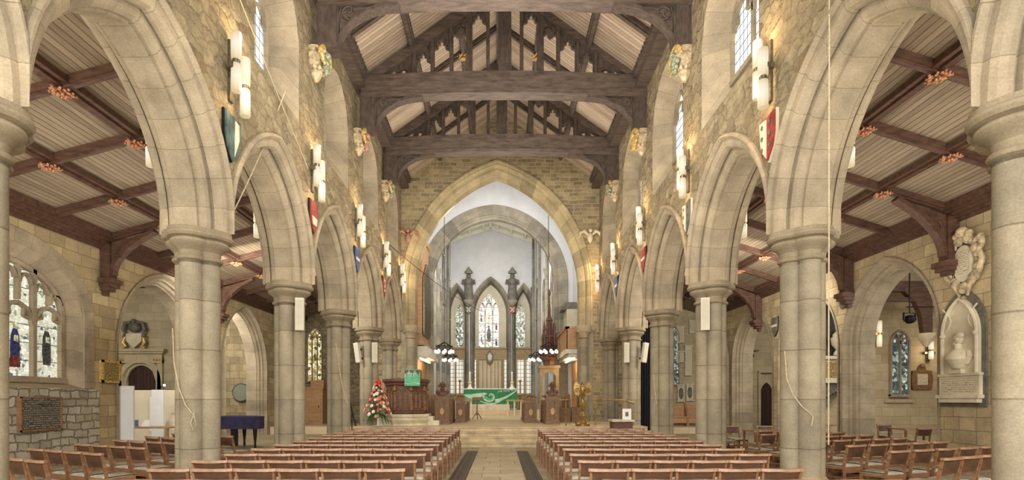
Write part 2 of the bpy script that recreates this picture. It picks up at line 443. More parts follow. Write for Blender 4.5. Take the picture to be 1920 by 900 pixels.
M['gold_glass']=glassmat('amber_glass',[(0,(230,214,150)),(.4,(250,240,200)),(.7,(170,150,96)),(.9,(90,84,64))],7,em=.8,leadw=.05)
M['dark_glass']=glassmat('dark_foliage_glass',[(0,(70,84,80)),(.3,(150,170,160)),(.55,(96,112,108)),(.8,(60,64,90)),(.92,(200,214,210))],9,em=.6,leadw=.04)
M['screen_glass']=glassmat('screen_glass',[(.3,(200,200,190)),(.7,(232,230,220))],1,em=.6,rect=(.22,.3),leadw=.08,lead=(90,76,50))
def stained_figure(name,cols):
    return plain(name,cols,.4,var=.4,scale=14,emit=.35)
M['fig_blue']=stained_figure('figure_blue',(48,48,84)); M['fig_red']=stained_figure('figure_red',(96,46,42)); M['fig_dark']=stained_figure('figure_dark',(60,62,60)); M['fig_pale']=stained_figure('figure_pale',(206,196,160))
def textplate(name,bg,fg,lh=.05,dens=.5):
    """weathered inscription: rows of small worn marks, too small to read"""
    q=NT(name); g=q.n('ShaderNodeTexCoord'); sx=q.n('ShaderNodeSeparateXYZ'); q.l(g.outputs['UV'],sx.inputs[0])
    r=q.math('FRACT',q.math('DIVIDE',sx.outputs[1],lh)); row=q.math('GREATER_THAN',r,.45)
    mp=q.n('ShaderNodeMapping'); mp.inputs['Scale'].default_value=(2.2/lh,.9/lh,1); q.l(g.outputs['UV'],mp.inputs[0])
    n=q.noise(mp.outputs[0],1.0,1); m=q.math('MULTIPLY',row,q.math('GREATER_THAN',n.outputs['Fac'],dens))
    q.col(q.mix(m,C4(bg),C4(fg))); q.b.inputs['Roughness'].default_value=.5
    return q.m
M['plate_dark']=textplate('dark_inscribed_bronze',(62,58,52),(150,142,124),.055,.47)
M['plate_gold']=textplate('gilt_inscribed_panel',(110,92,52),(196,172,104),.06,.5)
M['plate_pale']=textplate('pale_inscribed_marble',(204,192,164),(150,138,112),.05,.5)
M['plate_green']=textplate('green_roundel',(112,116,100),(150,150,130),.05,.5)

# ------------------------------------------------------------ world dimensions (metres; camera at origin looking +y)
YK=[4.98+3.84*k for k in range(6)]      # arcade columns 0..4, respond 5
WF,WB,XC=4.48,5.55,5.0                  # wall face to nave, to aisle, column axis
SPR,HALF,RISE=4.34,1.60,2.14
ZTOP=11.45
XA=10.8
SIDES=(('left',-1),('right',1))

# ------------------------------------------------------------ nave walls
_,R0=arch_par(HALF,RISE)
def low(y):
    k=math.floor((y-YK[0])/3.84); c=YK[0]+3.84*k+1.92
    return SPR+zarch(min(abs(y-c),1.92),HALF,RISE,.40)
WC=[YK[k]+1.92 for k in range(-1,5)] if False else [YK[0]+3.84*k+1.92 for k in range(-1,5)]
CL_H,CL_R,CL_S,CL_SILL=1.12,1.18,9.42,7.9       # clerestory opening on the face
CG_H,CG_R,CG_S,CG_SILL=.72,.95,9.3,8.6          # glazing
def clzone(c):
    return c
WC0=list(WC)
for side,s in SIDES:
    if s>0: CL_H,CL_R,CL_S,CL_SILL,CG_H,CG_SILL,CGX,DC=1.31,1.36,9.3,7.6,.98,8.4,5.02,-.19
    else: CL_H,CL_R,CL_S,CL_SILL,CG_H,CG_SILL,CGX,DC=1.06,1.15,9.42,7.8,.78,8.5,5.08,.06
    WC=[c+DC for c in WC0]
    holes=[archhole(c,CL_H,CL_R,CL_S,CL_SILL) for c in WC]
    mb=MB(); wall_face(mb,lambda u,z:(s*WF,u,z),1.14,24.12,low,ZTOP,holes)
    w=mb.build('wall_'+side+'_nave',M['nave_wall']); struct(w,f'rubble stone nave wall above the {side} arcade')
    mb=MB(); wall_face(mb,lambda u,z:(s*WB,u,z),1.14,24.12,low,8.2,[])
    w=mb.build('wall_'+side+'_arcade_back',M['aisle']); struct(w,f'aisle side of the {side} arcade wall')
    for i,c in enumerate(WC):
        # splayed reveal
        mb=MB(); n=10
        A=[(-CL_H,CL_SILL)]+[(x,z+CL_S) for x,z in arc_pts(CL_H,CL_R,0,n)]+[(CL_H,CL_SILL)]
        B=[(-CG_H,CG_SILL)]+[(x,z+CG_S) for x,z in arc_pts(CG_H,CG_R,0,n)]+[(CG_H,CG_SILL)]
        A.append(A[0]); B.append(B[0])
        L=[0]
        for q in range(1,len(A)): L.append(L[-1]+math.dist(A[q],A[q-1]))
        mb.grid([[(s*WF,c+u,z) for u,z in A],[(s*(CGX+.03),c+u,z) for u,z in B]],uv=lambda i_,j_:(L[j_],i_*.8))
        o=mb.build(f'trim_clerestory_{side}_{i+1}',M['arch']); struct(o,'splayed stone reveal of a clerestory window')
# ------------------------------------------------------------ gothic windows
WIN=[0]
def gothic_window(loc,rz,half,sill,spring,rise,nl,glass,label,fm='arch',bw=.07,heads=None,inter=True,depth=.12):
    """local frame: x across, z up (absolute), faces -y"""
    WIN[0]+=1
    root=thing(f'window_{WIN[0]}',label,'window',loc,rz); root['kind']='structure'
    P=lambda u,t,z:(u,t,z)
    mb=MB()
    arch_sweep(mb,P,half,rise,spring,[(depth/2,0),(-depth/2,0),(-depth/2,-bw),(depth/2,-bw)],12,z0=sill)
    mb.box(-half,half,-depth*.7,depth/2,sill-.04,sill+bw)
    for i in range(1,nl):
        x=-half+2*half*i/nl; zt=spring+zarch(x,half,rise)
        mb.box(x-bw/2,x+bw/2,-depth/2,depth/2,sill,(zt if not inter else min(zt,spring)))
    w=2*half/nl
    hs=heads if heads is not None else spring
    for i in range(nl):
        c=-half+w*(i+.5); h=w/2-bw*.3
        pts=[(c+x,0,hs+z) for x,z in arc_pts(h,h*1.25,0,6)]
        for a,b in zip(pts,pts[1:]): mb.bar(a,b,bw*.75,depth*.8,up=(0,1,0))
        # cusps
        for sg in (-1,1):
            mb.bar((c+sg*h*.95,0,hs+h*.35),(c+sg*h*.45,0,hs+h*.5),bw*.5,depth*.6,up=(0,1,0))
            mb.bar((c+sg*h*.45,0,hs+h*.5),(c+sg*h*.5,0,hs+h*.95),bw*.5,depth*.6,up=(0,1,0))
    if inter and nl>1:
        a,R=arch_par(half,max(rise,half*1.001))
        for i in range(1,nl):
            x0=-half+w*i
            for sg in (-1,1):
                prev=None
                for k in range(14):
                    th=k/13*1.25
                    x=x0+sg*R*(1-math.cos(th)); z=R*math.sin(th)
                    if abs(x)>half or z>zarch(x,half,rise): break
                    p=(x,0,spring+z)
                    if prev: mb.bar(prev,p,bw*.7,depth*.8,up=(0,1,0))
                    prev=p
    mb.build('window_frame',M[fm],root,world=False)
    g=MB(); poly=[(-half,sill)]+[(x,z+spring) for x,z in arc_pts(half,rise,0,12)]+[(half,sill)]
    g.f([g.v(x,.03,z) for x,z in poly],[p for p in poly])
    g.build('glass',M[glass],root,world=False)
    return root

for side,s in SIDES:
    if s>0: CG_H,CG_R,CG_S,CG_SILL,CGX,DC=.98,1.1,9.3,8.4,5.02,-.19
    else: CG_H,CG_R,CG_S,CG_SILL,CGX,DC=.78,.95,9.42,8.5,5.08,.06
    for i,c in enumerate(WC0):
        gothic_window((s*CGX,c+DC,0),PI/2 if s<0 else -PI/2,CG_H,CG_SILL,CG_S,CG_R,2,'cl_glass',
            f'{ORD[i]} clerestory window from the west in the {side} nave wall',depth=.1)

# ------------------------------------------------------------ columns
def lobes(r0):
    def rf(t,e):
        best=0; c=.185; r=.17+e
        for k in range(4):
            d=t-k*PI/2; q=r*r-(c*math.sin(d))**2
            if q>=0: best=max(best,c*math.cos(d)+math.sqrt(q))
        return best
    return rf
RF=lobes(0)
def make_column(name,label,loc,group):
    t=thing(name,label,'column',loc,0,group)
    mb=MB(); n=72
    mb.lathe([(0,.42+.06*k) for k in range(0,59)][:0]+[(0,.4),(0,1.2),(0,2.0),(0,2.8),(0,3.86)],n,rf=RF,cap=False)
    mb.build('shaft',M['column'],t,world=False,smooth=True,ang=30)
    mb=MB(); mb.lathe([(.17,0),(.17,.16),(.12,.18),(.12,.22),(.09,.27),(.03,.31),(.0,.36),(.0,.42)],n,rf=RF)
    mb.build('base',M['capital'],t,world=False,smooth=True,ang=30)
    mb=MB(); mb.lathe([(0,3.8),(.0,3.84),(.035,3.86),(.045,3.885),(.03,3.91),(.0,3.93),(.01,4.0),(.06,4.06),(.12,4.10),(.135,4.13),(.13,4.16),(.11,4.18),(.17,4.20),(.195,4.235),(.19,4.27),(.17,4.29),(.17,4.34)],n,rf=RF)
    mb.build('capital',M['capital'],t,world=False,smooth=True,ang=30)
    return t
c0=None
for side,s in SIDES:
    for k in range(6):
        lab=f'{ORD[k]} stone column from the camera in the {side} arcade, clustered shaft and moulded capital'
        if k==5: lab=f'stone half column against the chancel end of the {side} arcade'
        loc=(s*XC,YK[k],0)
        if c0 is None: c0=make_column('stone_column',lab,loc,'arcade columns')
        else: dup(c0,loc,0 if s<0 else PI,lab)

# ------------------------------------------------------------ arcade arches
half_prof=[(0,.42),(-.05,.42),(-.085,.39),(-.085,.36),(-.03,.325),(0,.325),(0,.245),(.035,.19),(.10,.165),(.16,.165),(.16,.205),(.19,.215),(.205,.20),(.205,.125),(.235,.07),(.29,.035),(.35,.035),(.35,0)]
T=WB-WF
full=half_prof+[(T-t,r) for t,r in half_prof[::-1]]
for side,s in SIDES:
    for k in range(-1,5):
        c=YK[0]+3.84*k+1.92
        mb=MB(); arch_sweep(mb,lambda u,t,z:(s*(WF+t),c+u,z),HALF,RISE,SPR,full,16,clamp=1.92)
        o=mb.build('pointed_arch',M['arch'],smooth=True,ang=20)
        if k<0: tag(o,f'pointed stone arch nearest the camera in the {side} arcade','arch')
        else: tag(o,f'moulded pointed stone arch of the {side} arcade beyond its {ORD[k]} column','arch')

# ------------------------------------------------------------ gable wall and chancel arch
GX=-.145; GH,GRI,GS,GY=3.76,5.2,6.68,24.12
mb=MB(); wall_face(mb,lambda u,z:(u,GY,z),-5.6,5.6,0,15.2,[archhole(GX,GH,GRI,GS,-1,.5)])
struct(mb.build('wall_east',M['gable']),'coursed stone gable wall around the tall chancel arch')
mb=MB(); wall_face(mb,lambda u,z:(u,GY+.9,z),-5.6,5.6,0,15.2,[archhole(GX,GH,GRI,GS,-1,.1)])
struct(mb.build('wall_east_back',M['plaster']),'chancel side of the gable wall')
mb=MB(); pr=[(0,.58),(-.06,.55),(-.06,.47),(0,.43),(.0,.38),(.1,.30),(.2,.28),(.2,.2),(.3,.06),(.38,0),(.9,0),(.9,.1)]
arch_sweep(mb,lambda u,t,z:(GX+u,GY+t,z),GH,GRI,GS,pr,24,z0=4.95)
t=thing('chancel_arch','great pointed stone chancel arch between the nave and the crossing','arch',(GX,GY,0))
mb.build('arch_ring',M['arch_gold'],t,smooth=True,ang=25)
for sg in (-1,1):
    mb=MB(); x=GX+sg*(GH+.28); mb.box(x-.3,x+.3,GY-.02,GY+.9,0,4.7); mb.build('pier',M['column'],t)
    mb=MB(); x=GX+sg*(GH+.14); mb.lathe([(.3,0),(.3,.9),(.22,1.0),(.19,1.05),(.19,4.4)],20,(x,GY-.05,0)); mb.build('shaft',M['column'],t,smooth=True)
    mb=MB(); mb.lathe([(.19,4.35),(.23,4.4),(.2,4.44),(.24,4.55),(.34,4.72),(.36,4.8),(.36,4.95)],20,(x,GY-.05,0))
    for k in range(10):
        a=2*PI*k/10; mb.ball((x+.3*math.cos(a),GY-.05+.3*math.sin(a),4.68),.07,8)
    mb.box(GX+sg*(GH+.3)-.36,GX+sg*(GH+.3)+.36,GY-.12,GY+.9,4.72,4.95); mb.build('capital',M['capital'],t,smooth=True)

# ------------------------------------------------------------ nave roof
RZ,SL=14.62,.717
zr=lambda x:RZ-SL*abs(x)
mb=MB(); k=math.hypot(1,SL)
for s in (-1,1):
    rows=[]
    for x in (0,1.2,2.4,3.6,4.75): rows.append([(s*x,y,zr(x)) for y in (1.0,24.15)])
    mb.grid(rows,uv=lambda i,j:((1.0,24.15)[j],(0,1.2,2.4,3.6,4.75)[i]*k))
struct(mb.build('ceiling',M['nave_boards']),'boarded timber nave roof in grey brown planks')
for side,s in SIDES:
    mb=MB(); y0,y1=1.2,24.1
    mb.box(s*4.12,s*4.55,y0,y1,11.14,11.28); mb.box(s*4.17,s*4.55,y0,y1,11.28,11.40); mb.box(s*4.04,s*4.55,y0,y1,11.40,11.52)
    y=y0
    while y<y1: mb.box(s*4.02,s*4.10,y,y+.09,11.52,11.62); y+=.18
    tag(mb.build('wall_plate',M['beam']),f'battlemented dark timber wall plate along the top of the {side} nave wall','beam')
    for x,nm in ((2.72,'lower'),(1.27,'upper')):
        mb=MB(); z=zr(x)
        for w,h,dz in ((.20,.16,-.08),(.12,.26,-.12)): mb.bar((s*x,y0,z+dz),(s*x,y1,z+dz),w,h)
        tag(mb.build('purlin',M['beam']),f'{nm} long dark purlin on the {side} slope of the nave roof','beam')
mb=MB(); mb.bar((0,1.2,RZ-.16),(0,24.1,RZ-.16),.26,.3); mb.bar((0,1.2,RZ-.3),(0,24.1,RZ-.3),.14,.16)
tag(mb.build('ridge_beam',M['beam']),'dark ridge beam running along the peak of the nave roof','beam')
for yi,y in enumerate((10.75,14.58,18.42,22.3)):
    for side,s in SIDES:
        mb=MB()
        for w,dz in ((.2,-.06),(.12,-.13)): mb.bar((s*4.2,y,zr(4.2)+dz),(s*.05,y,zr(.05)+dz),w,.12,up=(0,0,1))
        tag(mb.build('rafter',M['beam']),f'{ORD[yi]} plain rafter from the camera on the {side} nave roof slope','beam')
# bosses
def boss_mesh():
    mb=MB(); rnd=random.Random(4)
    mb.ball((0,0,0),.07,10)
    for k in range(10):
        a=2*PI*k/10; r=.13+.04*(k%2)
        Mx=Matrix.Rotation(a,3,'Z')@Matrix.Rotation(.5,3,'Y')
        mb.ball((r*math.cos(a),r*math.sin(a),.02+.02*rnd.random()),.065,8,(1.4,.7,.6),Mx)
        mb.ball(((r+.09)*math.cos(a+.2),(r+.09)*math.sin(a+.2),.03),.035,6)
    for k in range(6):
        a=2*PI*k/6+.3; mb.ball((.08*math.cos(a),.08*math.sin(a),-.05),.045,6)
    return mb
bproto=None
def boss(loc,label,mat,name='roof_boss',group=None,sc=1):
    mb=boss_mesh(); o=mb.build(name,M[mat],smooth=True,ang=60); o.location=loc; o.scale=(sc,sc,sc)
    return tag(o,label,'roof boss',group)
for yi,y in enumerate((10.75,14.58,18.42)):
    for side,s in SIDES:
        for x,nm in ((2.72,'lower'),(1.27,'upper')):
            boss((s*x,y-.02,zr(x)-.30),f'gilded carved boss on the {nm} {side} purlin at the {ORD[yi]} rafter of the nave roof','gold',sc=.8)

# trusses
def cusp(mb,x0,x1,zl,zr_,t):
    """little pointed cusped head between two studs under a sloping rafter"""
    c=(x0+x1)/2; h=(x1-x0)/2; zt=min(zl,zr_); zs=zt-h*1.5
    a=[(c+x,zs+z) for x,z in arc_pts(h,h*1.35,0,6)]
    for p,q in zip(a,a[1:]): mb.bar((p[0],0,p[1]),(q[0],0,q[1]),.05,t,up=(0,1,0))
    for sg in (-1,1):
        for (ax,az,bx,bz) in ((1,.1,.55,.25),(.55,.25,.6,.75),(.6,.75,.15,.85)):
            mb.bar((c+sg*h*ax,0,zs+h*az),(c+sg*h*bx,0,zs+h*bz),.05,t*.8,up=(0,1,0))
    # solid spandrel between arch head and rafter
    poly=[(x0,zs)]+a[1:-1]+[(x1,zs),(x1,zr_),(x0,zl)]
    mb.prism(poly,-.02,.02,lambda p,q,tt:(p,tt,q))
    # pierced trefoil hint above
    r=h*.45; z=zs+h*.55
def make_truss(label,loc):
    t=thing('roof_truss',label,'roof truss',loc)
    n=24; bot=[];top=[]
    for i in range(n+1):
        x=-4.4+8.8*i/n; cam=.16*(1-(x/4.4)**2)
        bot.append((x,10.84+cam)); top.append((x,11.50+cam))
    mb=MB(); mb.prism(bot+top[::-1],-.22,.22,lambda a,b,c:(a,c,b))
    for i in range(n):
        mb.bar((bot[i][0],0,bot[i][1]+.02),(bot[i+1][0],0,bot[i+1][1]+.02),.54,.1,up=(0,0,1)) if False else None
        mb.bar((bot[i][0],-.23,bot[i][1]+.07),(bot[i+1][0],-.23,bot[i+1][1]+.07),.05,.06)
    mb.build('tie_beam',M['beam'],t,world=False)
    for s in (-1,1):
        mb=MB(); mb.box(s*3.98,s*4.44,-.2,.2,9.9,10.9); mb.box(s*3.94,s*4.0,-.14,.14,9.95,10.9); mb.box(s*3.96,s*4.46,-.22,.22,9.86,9.96)
        mb.build('wall_post',M['beam_x'],t,world=False)
        mb=MB(); cur=[(s*(2.55+1.42*math.cos(a)),9.9+.99*math.sin(a)) for a in [PI/2*i/12 for i in range(13)]]
        off=[(s*(2.55+1.16*math.cos(a)+.34),9.9+.72*math.sin(a)+.33) for a in [PI/2*i/12 for i in range(13)]]
        # brace band
        band=cur+[(s*2.5,10.98),(s*(2.9),10.98)]+[(x,min(z,10.98)) for x,z in [(s*3.35,10.8),(s*3.7,10.55),(s*3.95,10.2)]]
        mb.prism(band,-.14,.14,lambda a,b,c:(a,c,b)); 
        br=mb.build('curved_brace',M['beam_x'],t,world=False)
        mb=MB(); mb.prism([(s*2.9,10.95),(s*3.35,10.78),(s*3.7,10.53),(s*3.97,10.15),(s*4.0,10.95)],-.05,.05,lambda a,b,c:(a,c,b))
        cx,cz=s*3.72,10.74
        ring=[(cx+.15*math.cos(2*PI*i/16),-.08,cz+.15*math.sin(2*PI*i/16)) for i in range(17)]
        mb.tube(ring,.022,6); 
        for k in range(3):
            a=2*PI*k/3+.5; mb.tube([(cx,-.08,cz),(cx+.07*math.cos(a),-.08,cz+.07*math.sin(a)),(cx+.13*math.cos(a+.6),-.08,cz+.13*math.sin(a+.6))],.02,6)
        mb.tube([(s*3.98,-.08,10.5),(s*3.9,-.08,10.9),(s*3.5,-.08,10.93)],.02,6)
        mb.build('spandrel_tracery',M['beam'],t,world=False)
        mb=MB(); mb.bar((s*4.35,0,zr(4.35)-.16),(s*.05,0,zr(.05)-.16),.26,.28,up=(0,0,1)); mb.build('principal_rafter',M['beam'],t,world=False)
        xs=[2.79,2.23,1.65,1.10,.52]; ztop=lambda x:zr(x)-.31
        for i,x in enumerate(xs):
            mb=MB(); w=.2 if i==3 else .11
            mb.box(s*(x-w/2),s*(x+w/2),-.1,.1,11.5,ztop(x)+.05); mb.build('strut',M['beam_x'],t,world=False)
        mb=MB(); X=[3.45]+xs+[.2]
        for a,b in zip(X,X[1:]):
            wl=min(a,b)+.06; wh=max(a,b)-.06
            za,zb=ztop(wl),ztop(wh)
            if s>0: cusp(mb,wl,wh,za,zb,.1)
            else: cusp(mb,-wh,-wl,zb,za,.1)
        mb.build('tracery',M['beam_x'],t,world=False)
    mb=MB(); mb.box(-.2,.2,-.17,.17,11.6,14.35); mb.box(-.28,.28,-.2,.2,14.0,14.35); mb.build('king_post',M['beam_x'],t,world=False)
    # pointed collar braces springing from the king post
    for s in (-1,1):
        mb=MB()
        a=[(s*(.15+1.3*u),0,14.1-.15*u-1.15*u*u) for u in [i/8 for i in range(9)]]
        for p,q in zip(a,a[1:]): mb.bar(p,q,.16,.1,up=(0,1,0))
        mb.build('collar_brace',M['beam'],t,world=False)
    return t
tr=make_truss('nearest dark timber roof truss, its tie beam cut by the top edge of the view',(.14,12.68,0))
dup(tr,(.14,16.5,0),0,'middle dark timber roof truss with arched traceried struts above its tie beam')
dup(tr,(.06,20.36,0),0,'farthest dark timber roof truss, just in front of the chancel arch')

# carved corbels below the posts
def make_corbel(label,loc,rz,cols):
    t=thing('carved_corbel',label,'corbel',loc,rz)     # local: -y faces the nave
    mb=MB(); mb.lathe([(.04,-.72),(.1,-.62),(.14,-.5),(.12,-.44),(.2,-.3),(.24,-.14),(.2,-.08),(.25,-.03),(.25,.02)],12,(0,-.06,0),sy=1.15)
    for k in range(6): mb.ball((.17*math.cos(PI+k*PI/5),-.08+.17*math.sin(PI+k*PI/5),-.45),.06,6)
    mb.build('stone_bracket',M['carved'],t,world=False,smooth=True)
    mb=MB(); pts=[(.36*math.cos(a),-.26-.05*math.sin(a),-.26+.30*math.sin(a)) for a in [PI*i/10 for i in range(11)]]
    mb.tube(pts,[.03]+[.055]*9+[.03],8)
    mb.tube([(-.34,-.3,-.24),(-.3,-.32,-.36),(-.22,-.34,-.44)],[.04,.05,.03],8)
    mb.build('gilded_wing_arch',M['gold'],t,world=False,smooth=True)
    mb=MB(); mb.ball((0,-.34,-.12),.085,10); mb.ball((0,-.28,-.3),.16,12,(1,.7,1.1)); mb.ball((-.16,-.28,-.32),.07,8,(1.6,1,1)); mb.ball((.16,-.28,-.32),.07,8,(1.6,1,1))
    mb.ball((.02,-.3,-.48),.09,8,(1.3,.8,1)); mb.ball((-.12,-.3,-.44),.06,8); mb.ball((.13,-.3,-.43),.06,8); mb.build('carved_figure',M[cols],t,world=False,smooth=True)
    return t
for yi,(y,nm) in enumerate(((12.68,'nearest'),(16.5,'middle'),(20.36,'farthest'))):
    for side,s in SIDES:
        make_corbel(f'painted and gilded carved corbel under the {side} end of the {nm} truss',(s*4.44,y,9.88),PI/2 if s<0 else -PI/2,
            {0:'muted_green',1:'muted_red' if s<0 else 'gold',2:'muted_green'}[yi])
for side,s,x in (('left',-1,-4.15),('right',1,4.05)):
    t=thing('winged_angel',f'small carved angel on the gable wall to the {side} of the chancel arch','statue',(x,GY-.02,8.9))
    mb=MB(); mb.ball((0,-.12,0),.13,10,(1,.8,1.8)); mb.ball((0,-.2,.3),.09,10); mb.build('body',M['muted_red' if s<0 else 'marble'],t,world=False,smooth=True)
    for q in (-1,1):
        mb=MB(); mb.tube([(q*.05,-.08,.1),(q*.25,-.1,.3),(q*.42,-.1,.22),(q*.5,-.1,.0)],[.05,.09,.08,.02],8); mb.build('wing',M['boss' if s<0 else 'marble'],t,world=False,smooth=True)

# ------------------------------------------------------------ aisles
def aisle_z(s,x): 
    x=abs(x); return (6.05+.27*(XA-x)) if s<0 else (6.17+.31*(XA-x))
AH={'left':[archhole(17.25,1.95,2.15,3.15,-1,.3),archhole(22.6,1.75,2.35,2.95,-1,.3)],
    'right':[archhole(c,1.55,1.95,3.3,-1,.3) for c in (14.95,18.85,22.95,26.9)]}
LWY,LWH,LWR,LWS,LWSILL=11.7,2.1,1.4,3.72,1.9
AH['left'].append(archhole(LWY,LWH,LWR,LWS,LWSILL))
for side,s in SIDES:
    mb=MB(); wall_face(mb,lambda u,z:(s*XA,u,z),1.0,29,0,6.6,AH[side])
    struct(mb.build(f'wall_{side}',M['aisle_left' if s<0 else 'aisle']),f'outer stone wall of the {side} aisle')
    # roof boards
    mb=MB(); xs=(5.5,7,8.5,XA+.05)
    mb.grid([[(s*x,y,aisle_z(s,x)) for y in (1,29)] for x in xs],uv=lambda i,j:((1,29)[j],xs[i]))
    struct(mb.build(f'ceiling_{side}_aisle',M['aisle_boards']),f'boarded lean-to ceiling of the {side} aisle')
    for x,nm in ((7.35,'inner'),(9.08,'outer')):
        mb=MB(); z=aisle_z(s,x)
        for dx in (-.12,0,.12): mb.bar((s*(x+dx),1,z-.06),(s*(x+dx),29,z-.06),.09,.1 if dx else .18)
        tag(mb.build('purlin',M['aisle_beam' if 0 else 'aisle_beam']),f'{nm} moulded purlin along the {side} aisle ceiling','beam')
    mb=MB(); z=aisle_z(s,XA)
    for k in range(5): mb.box(s*(XA-.32+.06*k),s*(XA+.02),1,29,z-.1-.07*k,z+.02-.07*k+.06)
    tag(mb.build('cornice',M['aisle_beam']),f'stepped dark timber cornice along the {side} aisle wall','cornice')
    ys=[7.0,8.95,10.75,12.66,14.5,16.42,18.34,20.26,22.1,24.0,25.9]
    for i,y in enumerate(ys):
        mb=MB()
        for w,dz in ((.16,-.07),(.09,-.12)): mb.bar((s*5.6,y,aisle_z(s,5.6)+dz),(s*(XA-.05),y,aisle_z(s,XA-.05)+dz),w,.13)
        tag(mb.build('ceiling_beam',M['aisle_beam']),f'{ORD[i]} cross beam from the camera in the {side} aisle ceiling','beam')
        for x,nm in ((7.35,'inner'),(9.08,'outer')):
            if y<21: boss((s*x,y,aisle_z(s,x)-.24),f'copper coloured foliate boss where {nm} purlin meets {ORD[i]} beam, {side} aisle ceiling','boss',group=None,sc=.72)
    for i,y in enumerate((14.5,20.26,25.9) if s<0 else (12.66,16.42,22.1)):
        t=thing('timber_bracket',f'{ORD[i]} curved dark timber bracket from the camera on the {side} aisle wall','bracket',(s*XA,y,0))
        z=aisle_z(s,XA)-.25; X=lambda d:s*(XA-d)
        mb=MB(); mb.box(X(.02),X(.28),y-.14,y+.14,4.85,z); mb.build('wall_post',M['aisle_beam'],t)
        mb=MB(); cur=[(.28+1.15*(1-math.cos(a)),5.0+ (z-5.0)*math.sin(a)) for a in [PI/2*k/10 for k in range(11)]]
        cur=[(d,zz+ .27*d*(1 if s<0 else 1.15)*(k/10)) for k,(d,zz) in enumerate(cur)]
        mb.prism(cur+[(.28,z+.05)],y-.07,y+.07,lambda a,b,c:(X(a),c,b))
        for p,q in zip(cur,cur[1:]): mb.bar((X(p[0]),y,p[1]),(X(q[0]),y,q[1]),.2,.09,up=(0,1,0)) if False else mb.bar((X(p[0]),y,p[1]),(X(q[0]),y,q[1]),.22,.1)
        ring=[(X(.52+.12*math.cos(a)),y-.09,z-.22+.12*math.sin(a)) for a in [2*PI*k/12 for k in range(13)]]
        mb.tube(ring,.02,6); mb.build('curved_brace',M['aisle_beam'],t)
        mb=MB()
        for a,b,c in ((.40,4.75,4.88),(.34,4.65,4.77),(.25,4.55,4.67),(.13,4.43,4.57)): mb.box(X(.02),X(a),y-a*.55,y+a*.55,b,c)
        mb.build('moulded_foot',M['aisle_beam'],t)

# wall arches in outer aisle walls
apr=[(-.04,.34),(-.04,.26),(.02,.24),(.1,.2),(.12,.14),(.2,.14),(.24,.06),(.32,.03),(.34,0),(.8,0)]
def wall_arch(s,c,half,rise,zs,label,prof=apr):
    mb=MB(); arch_sweep(mb,lambda u,t,z:(s*(XA+t),c+u,z),half,rise,zs,prof,14,z0=0)
    tag(mb.build('pointed_arch',M['arch'],smooth=True,ang=25),label,'arch')
wall_arch(-1,17.25,1.95,2.15,3.15,'wide pointed arch in the left aisle wall opening to the chapel with the dark door')
wall_arch(-1,22.6,1.75,2.35,2.95,'pointed arch in the left aisle wall behind the covered piano')
for i,c in enumerate((14.95,18.85,22.95,26.9)):
    wall_arch(1,c,1.55,1.95,3.3,f'{ORD[i]} pointed arch from the camera in the right aisle wall')
# big window left
mb=MB(); n=14
A=[(-LWH,LWSILL)]+[(x,z+LWS) for x,z in arc_pts(LWH,LWR,0,n)]+[(LWH,LWSILL)]; B=[(-1.7,2.05)]+[(x,z+LWS) for x,z in arc_pts(1.7,1.1,0,n)]+[(1.7,2.05)]
A.append(A[0]);B.append(B[0]); L=[0]
for q in range(1,len(A)): L.append(L[-1]+math.dist(A[q],A[q-1]))
mb.grid([[(-XA,LWY+u,z) for u,z in A],[(-XA-.22,LWY+u,z) for u,z in B]],uv=lambda i,j:(L[j],i*.5))
struct(mb.build('trim_window_reveal',M['arch']),'worn stone reveal of the big left aisle window')
mb=MB(); arch_sweep(mb,lambda u,t,z:(-(XA+t),LWY+u,z),LWH,LWR,LWS,[(0,.36),(-.03,.34),(-.03,.02),(0.02,0)],14,z0=1.9)
struct(mb.build('trim_window_surround',M['arch']),'quoined stone surround of the big left aisle window')
W=gothic_window((-XA-.22,LWY,0),PI/2,1.7,2.05,LWS,1.1,4,'stain','four-light stained glass window in the left aisle wall above the dark plaque',bw=.1,heads=3.35,inter=False,depth=.16)
mb=MB()
for k in range(8):
    c=-1.7+.425*(k+.5)
    zt=LWS+zarch(c,1.7,1.1)-.15
    mb.bar((c-.21,-.02,3.9),(c-.2,-.02,zt+.1),.07,.14,up=(0,1,0))
    pts=[(c+x,-.02,max(3.95,zt-.28)+z) for x,z in arc_pts(.16,.22,0,5)]
    for a,b in zip(pts,pts[1:]): mb.bar(a,b,.045,.12,up=(0,1,0))
mb.build('tracery',M['arch'],W,world=False)
def figure(root,x,z0,h,mat,mat2,lean=0):
    mb=MB(); y=.015
    P=[(-.10,0),(.12,0),(.13,.35),(.11,.62),(.06,.74),(-.05,.76),(-.11,.60),(-.13,.3)]
    mb.f([mb.v(x+a*h*.9,y,z0+b*h) for a,b in P]); mb.build('glass_figure',M[mat],root,world=False)
    mb=MB(); mb.f([mb.v(x+.055*h*math.cos(2*PI*k/10),y,z0+.83*h+.075*h*math.sin(2*PI*k/10)) for k in range(10)])
    mb.f([mb.v(x+a*h,y-.003,z0+b*h) for a,b in ((-.03,.5),(.08,.48),(.07,.62),(-.02,.62))]); mb.build('glass_face',M[mat2],root,world=False)
figure(W,.425,2.4,1.1,'fig_blue','fig_pale'); figure(W,1.27,2.45,1.1,'fig_dark','fig_pale'); figure(W,-.405,2.4,1.1,'fig_red','fig_pale'); figure(W,-1.2,2.4,1.1,'fig_dark','fig_pale')
mb=MB(); mb.f([mb.v(.42+a,.012,2.35+b) for a,b in ((-.15,0),(.14,0),(.12,.3),(0,.22),(-.12,.3))]); mb.build('glass_robe',M['fig_red'],W,world=False)
